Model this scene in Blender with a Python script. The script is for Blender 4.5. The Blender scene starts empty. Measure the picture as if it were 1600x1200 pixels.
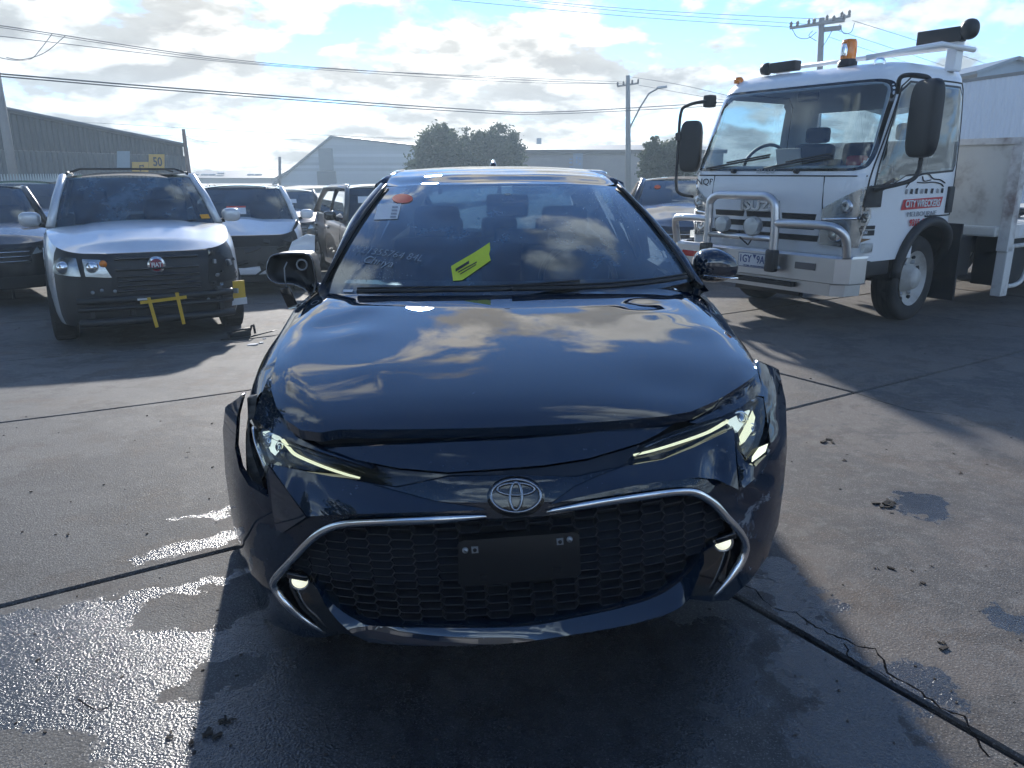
import bpy, bmesh, math, random
from math import sin, cos, pi, radians, sqrt, atan2
from mathutils import Vector, Matrix
from mathutils.geometry import delaunay_2d_cdt
random.seed(7)
scene = bpy.context.scene
col = scene.collection

# ------------------------------------------------------------------ camera, sky, sun, exposure
CAM_H, FPX, HORIZON = 1.44, 1200.0, 268.0           # in pixels of the 1600 x 1200 photograph
PITCH = math.atan((600 - HORIZON) / FPX)
cam_data = bpy.data.cameras.new('camera')
cam_data.sensor_width = 36.0
cam_data.lens = 36.0 * FPX / 1600.0
cam_data.clip_end = 2000
cam = bpy.data.objects.new('camera', cam_data)
col.objects.link(cam)
cam.location = (0, 0, CAM_H)
cam.rotation_euler = (pi / 2 - PITCH, 0, 0)
scene.camera = cam

SUN_EL, SUN_AZ = radians(22.5), radians(-8.0)        # azimuth from +Y, negative = to the left
sun_dir = Vector((sin(SUN_AZ) * cos(SUN_EL), cos(SUN_AZ) * cos(SUN_EL), sin(SUN_EL)))
sd = bpy.data.lights.new('sun', 'SUN')
sd.energy = 3.1
sd.angle = radians(2.0)
sd.color = (1.0, 0.95, 0.88)
so = bpy.data.objects.new('sun', sd)
col.objects.link(so)
so.rotation_euler = (-sun_dir).to_track_quat('-Z', 'Y').to_euler()

scene.view_settings.view_transform = 'Standard'
scene.view_settings.look = 'None'
scene.view_settings.exposure = 1.12
scene.view_settings.gamma = 1.0
scene.view_settings.use_curve_mapping = False
scene.cycles.use_denoising = True
scene.cycles.max_bounces = 6
scene.cycles.diffuse_bounces = 2
scene.cycles.glossy_bounces = 4
scene.cycles.volume_bounces = 0
scene.cycles.use_adaptive_sampling = True
scene.cycles.adaptive_threshold = 0.03
scene.cycles.transparent_max_bounces = 16
scene.cycles.caustics_reflective = False
scene.cycles.caustics_refractive = False


class NT:
    """small node-tree helper"""
    def __init__(self, tree):
        self.t = tree
        tree.nodes.clear()

    def n(self, typ, **kw):
        nd = self.t.nodes.new(typ)
        for k, v in kw.items():
            if k.startswith('i_'):
                key = k[2:]
                key = int(key) if key.isdigit() else key.replace('_', ' ')
                self.set(nd.inputs[key], v)
            else:
                setattr(nd, k, v)
        return nd

    def set(self, sock, v):
        if isinstance(v, bpy.types.NodeSocket):
            self.t.links.new(v, sock)
        elif isinstance(v, bpy.types.Node):
            self.t.links.new(v.outputs[0], sock)
        else:
            if isinstance(v, (tuple, list)) and len(v) == 3 and sock.type == 'RGBA':
                v = (*v, 1)
            sock.default_value = v

    def m(self, op, a, b=0.0, c=0.0, clamp=False):
        nd = self.t.nodes.new('ShaderNodeMath')
        nd.operation = op
        nd.use_clamp = clamp
        self.set(nd.inputs[0], a)
        self.set(nd.inputs[1], b)
        self.set(nd.inputs[2], c)
        return nd.outputs[0]

    def vm(self, op, a, b=(0, 0, 0), out=0):
        nd = self.t.nodes.new('ShaderNodeVectorMath')
        nd.operation = op
        self.set(nd.inputs[0], a)
        if op == 'SCALE':
            self.set(nd.inputs['Scale'], b)
        else:
            self.set(nd.inputs[1], b)
        return nd.outputs[out]

    def mix(self, f, a, b, blend='MIX'):
        nd = self.t.nodes.new('ShaderNodeMix')
        nd.data_type = 'RGBA'
        nd.blend_type = blend
        self.set(nd.inputs[0], f)
        self.set(nd.inputs[6], a)
        self.set(nd.inputs[7], b)
        return nd.outputs[2]

    def noise(self, vec, scale, detail=4, rough=0.5, dist=0.0, out=0):
        nd = self.t.nodes.new('ShaderNodeTexNoise')
        self.set(nd.inputs['Vector'], vec)
        nd.inputs['Scale'].default_value = scale
        nd.inputs['Detail'].default_value = detail
        nd.inputs['Roughness'].default_value = rough
        nd.inputs['Distortion'].default_value = dist
        return nd.outputs[out]

    def ss(self, v, lo, hi):
        nd = self.t.nodes.new('ShaderNodeMapRange')
        nd.interpolation_type = 'SMOOTHSTEP'
        self.set(nd.inputs[0], v)
        nd.inputs[1].default_value = lo
        nd.inputs[2].default_value = hi
        return nd.outputs[0]


world = bpy.data.worlds.new('World')
scene.world = world
world.use_nodes = True
k = NT(world.node_tree)
tc = k.n('ShaderNodeTexCoord')
sky = k.n('ShaderNodeTexSky', sky_type='NISHITA', sun_disc=False, sun_elevation=SUN_EL,
          sun_rotation=SUN_AZ, air_density=0.8, dust_density=0.0, ozone_density=3.0, altitude=1200.0)
sep = k.n('ShaderNodeSeparateXYZ', i_0=tc.outputs['Generated'])
zc_ = k.m('ADD', k.m('MAXIMUM', sep.outputs[2], 0.0), 0.30)
cx_ = k.m('DIVIDE', sep.outputs[0], zc_)
cy_ = k.m('DIVIDE', sep.outputs[1], zc_)
cv = k.n('ShaderNodeCombineXYZ', i_0=cx_, i_1=cy_, i_2=3.7)
CLOUD_OFF = (4.3, 1.7, 0.0)
cvo = k.vm('ADD', cv.outputs[0], CLOUD_OFF)
n_big = k.noise(cvo, 2.1, 8, 0.58, 0.3)
n_puff = k.noise(k.vm('ADD', cvo, (9.1, 3.3, 1.0)), 5.0, 5, 0.55, 0.1)
dens = k.m('ADD', k.m('MULTIPLY', n_big, 0.72), k.m('MULTIPLY', n_puff, 0.28))
low = k.ss(sep.outputs[2], 0.40, 0.0)                        # more cover low down, as cloud decks look
high = k.ss(sep.outputs[2], 0.50, 0.85)                       # clearer overhead, as the bonnet and screen mirror it
dens2 = k.m('SUBTRACT', k.m('ADD', dens, k.m('MULTIPLY', low, 0.095)), k.m('MULTIPLY', high, 0.075))
cmask = k.ss(dens2, 0.495, 0.565)
thick = k.ss(dens2, 0.535, 0.67)
# light from the sun's side: finer noise sampled a step towards the sun gives lit rims
n_lit = k.noise(k.vm('ADD', cvo, (sun_dir.x * 0.12 + 9.1, sun_dir.y * 0.12 + 3.3, 1.0)), 5.0, 5, 0.55, 0.1)
rim = k.ss(k.m('SUBTRACT', n_puff, n_lit), -0.10, 0.12)
sdot = k.vm('DOT_PRODUCT', tc.outputs['Generated'], tuple(sun_dir), out=1)
glow = k.m('POWER', k.m('MAXIMUM', sdot, 0.0), 5.0)
back_ = k.m('MAXIMUM', k.m('MULTIPLY', sdot, -1.0), 0.0)                 # clouds opposite the sun are lit full on
bright = k.m('ADD', k.m('ADD', 0.45, k.m('MULTIPLY', glow, 0.20)), k.m('MULTIPLY', back_, 1.15))
ccol_lit = k.mix(glow, (0.66, 0.84, 1.0), (1.0, 0.955, 0.86))
ccol = k.mix(thick, ccol_lit, k.mix(glow, (0.46, 0.59, 0.73), (0.80, 0.745, 0.66)))
shade = k.m('ADD', 0.62, k.m('MULTIPLY', rim, 0.62))
ccol = k.mix(1.0, ccol, k.n('ShaderNodeCombineColor', i_0=shade, i_1=shade, i_2=shade).outputs[0], 'MULTIPLY')
cl = k.vm('SCALE', ccol, bright)
sk = k.vm('MULTIPLY', k.vm('SCALE', sky.outputs[0], 0.105), (0.90, 1.0, 1.10))
wcol = k.mix(cmask, sk, cl)
bg = k.n('ShaderNodeBackground', i_Color=wcol, i_Strength=1.0)
k.n('ShaderNodeOutputWorld', i_Surface=bg)


# ------------------------------------------------------------------ geometry helpers
def ray(px, py):
    a, b = (px - 800) / FPX, (600 - py) / FPX
    return Vector((a, cos(PITCH) + b * sin(PITCH), -sin(PITCH) + b * cos(PITCH)))


CAMP = Vector((0, 0, CAM_H))


def at_y(px, py, Y):
    d = ray(px, py)
    return CAMP + d * (Y / d.y)


def at_z(px, py, z=0.0):
    d = ray(px, py)
    return CAMP + d * ((z - CAM_H) / d.z)


def proj(p):
    v = Vector(p) - CAMP
    zc = v.y * cos(PITCH) - v.z * sin(PITCH)
    yc = v.y * sin(PITCH) + v.z * cos(PITCH)
    return 800 + FPX * v.x / zc, 600 - FPX * yc / zc


def mesh(name, verts, faces, mat, parent=None, smooth=True, normals=None):
    me = bpy.data.meshes.new(name)
    me.from_pydata([tuple(v) for v in verts], [], faces)
    if smooth:
        me.polygons.foreach_set('use_smooth', [True] * len(me.polygons))
    if normals:
        me.normals_split_custom_set_from_vertices([tuple(n) for n in normals])
    me.update()
    o = bpy.data.objects.new(name, me)
    if mat:
        me.materials.append(mat)
    col.objects.link(o)
    if parent:
        o.parent = parent
    return o


def empty(name, loc=(0, 0, 0), rz=0.0, parent=None):
    o = bpy.data.objects.new(name, None)
    o.empty_display_size = 0.2
    col.objects.link(o)
    o.location = loc
    o.rotation_euler = (0, 0, rz)
    if parent:
        o.parent = parent
    return o


def tag(o, label, cat, group=None, kind=None):
    o['label'] = label
    o['category'] = cat
    if group:
        o['group'] = group
    if kind:
        o['kind'] = kind
    return o


class MB:
    """mesh builder"""
    def __init__(self):
        self.v, self.f = [], []

    def add(self, vs, fs):
        b = len(self.v)
        self.v += [Vector(q) for q in vs]
        self.f += [tuple(i + b for i in f) for f in fs]
        return self

    def box(self, c, s, rz=0.0, rx=0.0, ry=0.0, bev=0.0):
        hx, hy, hz = s[0] / 2, s[1] / 2, s[2] / 2
        M = Matrix.Translation(c) @ Matrix.Rotation(rz, 4, 'Z') @ Matrix.Rotation(rx, 4, 'X') @ Matrix.Rotation(ry, 4, 'Y')
        if bev <= 0:
            vs = [M @ Vector((x * hx, y * hy, z * hz)) for x in (-1, 1) for y in (-1, 1) for z in (-1, 1)]
            return self.add(vs, [(0, 1, 3, 2), (4, 6, 7, 5), (0, 4, 5, 1), (2, 3, 7, 6), (0, 2, 6, 4), (1, 5, 7, 3)])
        bm = bmesh.new()
        bmesh.ops.create_cube(bm, size=1.0)
        for q in bm.verts:
            q.co = Vector((q.co.x * s[0], q.co.y * s[1], q.co.z * s[2]))
        bmesh.ops.bevel(bm, geom=list(bm.edges), offset=min(bev, min(s) * 0.45), segments=2, profile=0.6, affect='EDGES')
        bm.verts.index_update()
        vs = [M @ q.co for q in bm.verts]
        fs = [tuple(q.index for q in f.verts) for f in bm.faces]
        bm.free()
        return self.add(vs, fs)

    def tube(self, pts, r, seg=8, closed=False, flat=1.0, up=None, caps=True):
        """sweep an ellipse (r along the 'side', r*flat along 'up') through pts"""
        pts = [Vector(q) for q in pts]
        n = len(pts)
        rs = r if isinstance(r, (list, tuple)) else [r] * n
        b = len(self.v)
        ref = Vector(up) if up else None
        prev = None
        for i, q in enumerate(pts):
            if closed:
                t = pts[(i + 1) % n] - pts[i - 1]
            else:
                t = pts[min(i + 1, n - 1)] - pts[max(i - 1, 0)]
            t = t.normalized() if t.length > 1e-9 else Vector((0, 0, 1))
            if ref is not None:
                s = t.cross(ref)
            elif prev is None:
                s = t.cross(Vector((0, 0, 1)) if abs(t.z) < 0.9 else Vector((1, 0, 0)))
            else:
                s = prev - t * prev.dot(t)
            s = s.normalized() if s.length > 1e-9 else Vector((1, 0, 0))
            prev = s
            u = s.cross(t).normalized()
            for j in range(seg):
                a = 2 * pi * j / seg
                self.v.append(q + s * cos(a) * rs[i] + u * sin(a) * rs[i] * flat)
        m = n if closed else n - 1
        for i in range(m):
            for j in range(seg):
                a0 = b + i * seg + j
                a1 = b + i * seg + (j + 1) % seg
                c0 = b + ((i + 1) % n) * seg + j
                c1 = b + ((i + 1) % n) * seg + (j + 1) % seg
                self.f.append((a0, a1, c1, c0))
        if caps and not closed:
            self.f.append(tuple(b + j for j in range(seg))[::-1])
            self.f.append(tuple(b + (n - 1) * seg + j for j in range(seg)))
        return self

    def lathe(self, prof, c=(0, 0, 0), axis='X', seg=32):
        """prof = (radius, height) pairs about axis"""
        b = len(self.v)
        c = Vector(c)
        n = len(prof)
        for i in range(seg):
            a = 2 * pi * i / seg
            for r, h in prof:
                if axis == 'X':
                    self.v.append(c + Vector((h, r * cos(a), r * sin(a))))
                elif axis == 'Y':
                    self.v.append(c + Vector((r * cos(a), h, r * sin(a))))
                else:
                    self.v.append(c + Vector((r * cos(a), r * sin(a), h)))
        for i in range(seg):
            i2 = (i + 1) % seg
            for j in range(n - 1):
                self.f.append((b + i * n + j, b + i * n + j + 1, b + i2 * n + j + 1, b + i2 * n + j))
        return self

    def grid(self, rows):
        """rows of equal length of points"""
        b = len(self.v)
        nc = len(rows[0])
        for r in rows:
            self.v += [Vector(q) for q in r]
        for i in range(len(rows) - 1):
            for j in range(nc - 1):
                self.f.append((b + i * nc + j, b + i * nc + j + 1, b + (i + 1) * nc + j + 1, b + (i + 1) * nc + j))
        return self

    def build(self, name, mat, parent=None, smooth=False):
        return mesh(name, self.v, self.f, mat, parent, smooth)


def smooth_by_angle(o, deg=35):
    me = o.data
    me.polygons.foreach_set('use_smooth', [True] * len(me.polygons))
    bm = bmesh.new()
    bm.from_mesh(me)
    bmesh.ops.remove_doubles(bm, verts=bm.verts, dist=1e-5)
    th = radians(deg)
    for e in bm.edges:
        e.smooth = len(e.link_faces) == 2 and e.calc_face_angle(0) < th
    bm.to_mesh(me)
    bm.free()
    return o


def thicken(o, t, off=-1.0):
    md = o.modifiers.new('thickness', 'SOLIDIFY')
    md.thickness = t
    md.offset = off
    return o


def lerp_table(x, tab):
    """monotone smooth interpolation through (x, y) pairs"""
    if x <= tab[0][0]:
        return tab[0][1]
    for i in range(len(tab) - 1):
        x0, y0 = tab[i]
        x1, y1 = tab[i + 1]
        if x <= x1:
            h = x1 - x0
            def slope(j):
                if j <= 0:
                    return (tab[1][1] - tab[0][1]) / (tab[1][0] - tab[0][0])
                if j >= len(tab) - 1:
                    return (tab[-1][1] - tab[-2][1]) / (tab[-1][0] - tab[-2][0])
                a = (tab[j][1] - tab[j - 1][1]) / (tab[j][0] - tab[j - 1][0])
                b = (tab[j + 1][1] - tab[j][1]) / (tab[j + 1][0] - tab[j][0])
                return 0 if a * b <= 0 else 2 * a * b / (a + b)
            m0, m1 = slope(i), slope(i + 1)
            t = (x - x0) / h
            return ((2 * t ** 3 - 3 * t * t + 1) * y0 + (t ** 3 - 2 * t * t + t) * h * m0
                    + (-2 * t ** 3 + 3 * t * t) * y1 + (t ** 3 - t * t) * h * m1)
    return tab[-1][1]


def inpoly(x, y, P):
    c = False
    j = len(P) - 1
    for i in range(len(P)):
        if (P[i][1] > y) != (P[j][1] > y) and x < (P[j][0] - P[i][0]) * (y - P[i][1]) / (P[j][1] - P[i][1]) + P[i][0]:
            c = not c
        j = i
    return c


def densify(P, step, closed=True):
    out = []
    n = len(P)
    for i in range(n if closed else n - 1):
        a, b = P[i], P[(i + 1) % n]
        m = max(1, int(math.hypot(b[0] - a[0], b[1] - a[1]) / step))
        for j in range(m):
            t = j / m
            out.append((a[0] + (b[0] - a[0]) * t, a[1] + (b[1] - a[1]) * t))
    if not closed:
        out.append(tuple(P[-1]))
    return out


def spline2(P, n=6, closed=False):
    """Catmull-Rom through 2-D or 3-D points"""
    P = [Vector(q) for q in P]
    m = len(P)
    out = []
    for i in range(m if closed else m - 1):
        p1, p2 = P[i], P[(i + 1) % m]
        p0 = P[i - 1] if (closed or i > 0) else p1 * 2 - p2
        p3 = P[(i + 2) % m] if (closed or i + 2 < m) else p2 * 2 - p1
        for j in range(n):
            t = j / n
            out.append(0.5 * ((2 * p1) + (p2 - p0) * t + (2 * p0 - 5 * p1 + 4 * p2 - p3) * t * t + (3 * p1 - p0 - 3 * p2 + p3) * t ** 3))
    if not closed:
        out.append(P[-1].copy())
    return out


def fill(P, step, holes=(), lines=()):
    """triangulate polygon P (2-D) with an inner grid; returns pts, tris, boundary loops (indices)"""
    pts, edges, loops = [], [], []
    for Q in [P] + list(holes):
        Q = densify(Q, step)
        b = len(pts)
        pts += Q
        n = len(Q)
        edges += [(b + i, b + (i + 1) % n) for i in range(n)]
        loops.append(Q)
    for Q in lines:
        Q = densify(Q, step, False)
        b = len(pts)
        pts += Q
        edges += [(b + i, b + i + 1) for i in range(len(Q) - 1)]
    nb = len(pts)
    xs = [q[0] for q in loops[0]]
    ys = [q[1] for q in loops[0]]
    x0, x1, y0, y1 = min(xs), max(xs), min(ys), max(ys)
    i = 0
    cell = {}
    for q in pts:
        cell.setdefault((int(q[0] / step), int(q[1] / step)), []).append(q)
    y = y0 + step * 0.5
    while y < y1:
        x = x0 + step * (0.5 if i % 2 else 0.0)
        while x < x1:
            if inpoly(x, y, loops[0]) and not any(inpoly(x, y, h) for h in loops[1:]):
                ok = True
                cxi, cyi = int(x / step), int(y / step)
                for a in (-1, 0, 1):
                    for b_ in (-1, 0, 1):
                        for q in cell.get((cxi + a, cyi + b_), ()):
                            if (q[0] - x) ** 2 + (q[1] - y) ** 2 < (0.45 * step) ** 2:
                                ok = False
                if ok:
                    pts.append((x, y))
            x += step
        y += step * 0.87
        i += 1
    V, E, F, _, _, _ = delaunay_2d_cdt([Vector(q) for q in pts], edges, [], 0, 1e-6)
    tris = []
    for f in F:
        cx = sum(V[i].x for i in f) / 3
        cy = sum(V[i].y for i in f) / 3
        if inpoly(cx, cy, loops[0]) and not any(inpoly(cx, cy, h) for h in loops[1:]):
            a, b, c = f
            ar = abs((V[b].x - V[a].x) * (V[c].y - V[a].y) - (V[b].y - V[a].y) * (V[c].x - V[a].x))
            if ar < 0.02 * step * step:        # slivers along straight edges would spoil the shading
                continue
            if (V[b].x - V[a].x) * (V[c].y - V[a].y) - (V[b].y - V[a].y) * (V[c].x - V[a].x) < 0:
                a, b, c = a, c, b
            tris.append((a, b, c))
    return V, tris, loops


def boundary_edges(tris):
    cnt = {}
    for t in tris:
        for i in range(3):
            e = (t[i], t[(i + 1) % 3])
            cnt[e] = cnt.get(e, 0) + 1
    return [e for e in cnt if (e[1], e[0]) not in cnt]


def text_mesh(body, size, mat, parent, M, name='lettering', extrude=0.0015, align='CENTER', sx=1.0, shear=0.0, bold=0.0):
    cu = bpy.data.curves.new(name, 'FONT')
    cu.body = body
    cu.size = size
    cu.align_x = align
    cu.align_y = 'CENTER'
    cu.extrude = extrude
    cu.shear = shear
    cu.offset = bold
    cu.resolution_u = 3
    o = bpy.data.objects.new(name, cu)
    col.objects.link(o)
    dg = bpy.context.evaluated_depsgraph_get()
    me = bpy.data.meshes.new_from_object(o.evaluated_get(dg))
    bpy.data.objects.remove(o)
    me.transform(Matrix.Diagonal((sx, 1, 1, 1)))
    me.transform(M)
    me.name = name
    ob = bpy.data.objects.new(name, me)
    me.materials.clear()
    me.materials.append(mat)
    col.objects.link(ob)
    ob.parent = parent
    return ob


def frame_matrix(c, xdir, updir):
    """matrix that puts text (x right, y up, z out) at c"""
    x = Vector(xdir).normalized()
    y = Vector(updir)
    y = (y - x * y.dot(x)).normalized()
    z = x.cross(y)
    return Matrix(((x.x, y.x, z.x, c[0]), (x.y, y.y, z.y, c[1]), (x.z, y.z, z.z, c[2]), (0, 0, 0, 1)))


# ------------------------------------------------------------------ materials
MATS = {}


def material(name):
    m = bpy.data.materials.new(name)
    m.use_nodes = True
    MATS[name] = m
    return m, NT(m.node_tree)


def simple(name, color, rough=0.5, metal=0.0, coat=0.0, spec=0.5, var=0.12, scale=6.0, bump=0.0, bscale=80.0,
           emit=None, estr=0.0, dirt=0.0, dirt_col=(0.10, 0.085, 0.07), rvar=0.08, coat_rough=0.03):
    """procedural principled material: large and fine colour variation, roughness variation, dirt, fine relief"""
    m, k = material(name)
    g = k.n('ShaderNodeTexCoord').outputs['Object']
    n1 = k.noise(g, scale, 5, 0.6)
    n2 = k.noise(g, scale * 7.3, 3, 0.5)
    f = k.m('ADD', k.m('MULTIPLY', n1, 0.7), k.m('MULTIPLY', n2, 0.3))
    c = k.mix(f, tuple(x * (1 - var) for x in color), tuple(min(1, x * (1 + var)) for x in color))
    r = k.m('ADD', rough - rvar * 0.5, k.m('MULTIPLY', n2, rvar))
    if dirt > 0:
        dm = k.m('MULTIPLY', k.ss(k.noise(g, scale * 0.6, 8, 0.65), 0.48, 0.72), dirt)
        c = k.mix(dm, c, dirt_col)
        r = k.m('ADD', r, k.m('MULTIPLY', dm, 0.35))
    p = k.n('ShaderNodeBsdfPrincipled', i_Base_Color=c, i_Roughness=r, i_Metallic=metal, i_Coat_Weight=coat,
            i_Coat_Roughness=coat_rough, i_Specular_IOR_Level=spec)
    if emit:
        k.set(p.inputs['Emission Color'], emit)
        p.inputs['Emission Strength'].default_value = estr
    if bump > 0:
        b = k.n('ShaderNodeBump', i_Strength=bump, i_Distance=0.01, i_Height=k.noise(g, bscale, 4, 0.6))
        k.set(p.inputs['Normal'], b)
    k.n('ShaderNodeOutputMaterial', i_Surface=p)
    return m


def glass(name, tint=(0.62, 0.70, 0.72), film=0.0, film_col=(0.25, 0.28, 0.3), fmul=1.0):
    """thin automotive glass: clear film plus mirror by Fresnel, with a dust film; a blue film_col paints sky reflection into it"""
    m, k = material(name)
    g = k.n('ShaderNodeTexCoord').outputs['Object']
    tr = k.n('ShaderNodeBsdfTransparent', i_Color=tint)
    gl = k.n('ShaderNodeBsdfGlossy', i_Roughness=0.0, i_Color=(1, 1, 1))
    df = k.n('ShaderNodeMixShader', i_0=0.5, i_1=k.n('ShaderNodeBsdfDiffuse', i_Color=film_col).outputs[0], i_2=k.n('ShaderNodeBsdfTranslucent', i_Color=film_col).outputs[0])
    dust = k.m('MULTIPLY', k.ss(k.noise(g, 3.0, 7, 0.65), 0.35, 0.75), film)  # spread of the film: dust, plus painted sky sheen where the film is blue
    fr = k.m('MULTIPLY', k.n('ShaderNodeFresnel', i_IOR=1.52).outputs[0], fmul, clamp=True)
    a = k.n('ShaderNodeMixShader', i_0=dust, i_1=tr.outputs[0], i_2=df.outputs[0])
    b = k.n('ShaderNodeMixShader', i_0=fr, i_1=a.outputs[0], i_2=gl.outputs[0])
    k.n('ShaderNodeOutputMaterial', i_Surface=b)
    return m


def carpaint(name, color, flake=0.0, rough=0.35, dust=0.05, metal=0.0, wob=0.0, scuff=False, spec=0.08, coat_ior=1.55, spots=0.0):
    m, k = material(name)
    g = k.n('ShaderNodeTexCoord').outputs['Object']
    n1 = k.noise(g, 2.5, 6, 0.62)
    n2 = k.noise(g, 300.0, 2, 0.5)
    c = k.mix(k.m('MULTIPLY', n2, flake), color, tuple(min(1, x * 1.6 + 0.02) for x in color))
    d = k.m('MULTIPLY', k.ss(n1, 0.42, 0.72), dust)
    c = k.mix(d, c, (0.16, 0.15, 0.14))
    cr = k.m('MULTIPLY', d, 0.5)
    if spots > 0:     # dried water spots and settled dust
        sp = k.m('MULTIPLY', k.m('MULTIPLY', k.ss(k.noise(g, 85.0, 2, 0.5), 0.66, 0.74), k.ss(k.noise(g, 3.0, 4, 0.6), 0.42, 0.62)), spots)
        c = k.mix(sp, c, (0.20, 0.21, 0.22))
    if scuff:     # scraped paint on the side that took the knock
        sx = k.n('ShaderNodeSeparateXYZ', i_0=g).outputs
        a = k.ss(k.noise(k.vm('MULTIPLY', g, (9, 3, 14)), 1.0, 6, 0.65, 0.6), 0.56, 0.64)
        sm = k.m('MULTIPLY', a, k.m('MULTIPLY', k.ss(sx[0], 0.50, 0.66), k.m('MULTIPLY', k.ss(sx[2], 0.70, 0.60), 0.75)))
        c = k.mix(sm, c, (0.15, 0.17, 0.20))
        cr = k.m('ADD', cr, k.m('MULTIPLY', sm, 0.5))
    p = k.n('ShaderNodeBsdfPrincipled', i_Base_Color=c, i_Roughness=rough, i_Metallic=metal, i_Coat_Weight=1.0,
            i_Coat_IOR=coat_ior, i_Specular_IOR_Level=spec, i_Coat_Roughness=cr)
    if wob > 0:
        b = k.n('ShaderNodeBump', i_Strength=wob, i_Distance=0.02, i_Height=k.noise(g, 4.0, 2, 0.4))
        k.set(p.inputs['Coat Normal'], b)
    k.n('ShaderNodeOutputMaterial', i_Surface=p)
    return m


M_black = carpaint('black_paint', (0.0012, 0.009, 0.024), 0.25, 0.5, 0.0, spec=0.0, coat_ior=1.85, spots=0.25)
M_scuff = carpaint('scuffed_black_paint', (0.0012, 0.009, 0.024), 0.25, 0.5, 0.0, spec=0.0, scuff=True, coat_ior=1.5, spots=0.2)
M_badge = simple('dark_chrome', (0.20, 0.22, 0.25), 0.18, metal=1.0, var=0.2, scale=30)
M_gloss = simple('gloss_black_trim', (0.006, 0.007, 0.009), 0.10, coat=0.6, var=0.1)
M_plastic = simple('black_plastic', (0.016, 0.018, 0.021), 0.48, var=0.25, bump=0.15, bscale=250, dirt=0.12)
M_dark = simple('dark_recess', (0.008, 0.009, 0.011), 0.75, var=0.3)
M_rubber = simple('tyre_rubber', (0.022, 0.022, 0.023), 0.8, var=0.25, bump=0.2, bscale=120, dirt=0.35)
M_chrome = simple('chrome', (0.72, 0.74, 0.76), 0.12, metal=1.0, var=0.08, rvar=0.08)
M_alu = simple('brushed_aluminium', (0.62, 0.63, 0.64), 0.34, metal=1.0, var=0.08, bump=0.05, bscale=200, dirt=0.12)
M_rim = simple('wheel_rim', (0.34, 0.35, 0.36), 0.35, metal=0.8, var=0.12, dirt=0.35)
M_steel = simple('galvanised_steel', (0.33, 0.35, 0.37), 0.5, metal=0.7, var=0.2, dirt=0.2)
M_glass = glass('windscreen_glass', (0.24, 0.35, 0.43), 0.65, (0.20, 0.35, 0.50), 2.4)  # the blue of this film stands in for mirrored sky
M_lens = glass('clear_lens', (0.86, 0.88, 0.88), 0.05, fmul=0.9)
M_seat = simple('seat_cloth', (0.03, 0.031, 0.034), 0.9, var=0.2, bump=0.2, bscale=300)
M_white = simple('white_panel', (0.62, 0.64, 0.65), 0.38, coat=0.5, var=0.05, dirt=0.12, coat_rough=0.1)
M_paper = simple('white_paper', (0.72, 0.72, 0.72), 0.8, var=0.04)
M_red = simple('red_print', (0.62, 0.07, 0.05), 0.6, var=0.08)
M_ink = simple('black_ink', (0.02, 0.02, 0.022), 0.6, var=0.1)
M_chalk = simple('chalk_mark', (0.34, 0.38, 0.42), 0.9, var=0.15)
M_yellow = simple('yellow_tape', (0.66, 0.42, 0.035), 0.55, var=0.12)
M_lime = simple('lime_tag', (0.55, 0.63, 0.03), 0.6, var=0.08)
M_amber = simple('amber_lens', (0.80, 0.22, 0.01), 0.2, coat=0.5, var=0.1)
M_redlens = simple('red_lens', (0.45, 0.015, 0.012), 0.15, coat=0.8, var=0.1)
M_drl = simple('lit_light_guide', (0.8, 0.8, 0.7), 0.4, emit=(0.95, 1.0, 0.66), estr=0.45)
M_led = simple('lit_projector', (0.8, 0.82, 0.8), 0.3, emit=(0.85, 1.0, 0.90), estr=0.38)
M_fog = simple('lit_fog_lens', (0.8, 0.8, 0.75), 0.25, emit=(1.0, 1.0, 0.76), estr=0.38)


# ------------------------------------------------------------------ shared shapes
def blob(c, r, n=14, m=20, pw=2.6):
    """superellipsoid"""
    b = MB()
    rows = []
    sg = lambda x, e: math.copysign(abs(x) ** e, x)
    e = 2 / pw
    for i in range(n + 1):
        a = -pi / 2 + pi * i / n
        rows.append([Vector(c) + Vector((r[0] * sg(cos(a), e) * sg(cos(2 * pi * j / m), e), r[1] * sg(cos(a), e) * sg(sin(2 * pi * j / m), e), r[2] * sg(sin(a), e))) for j in range(m + 1)])
    return b.grid(rows)



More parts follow.
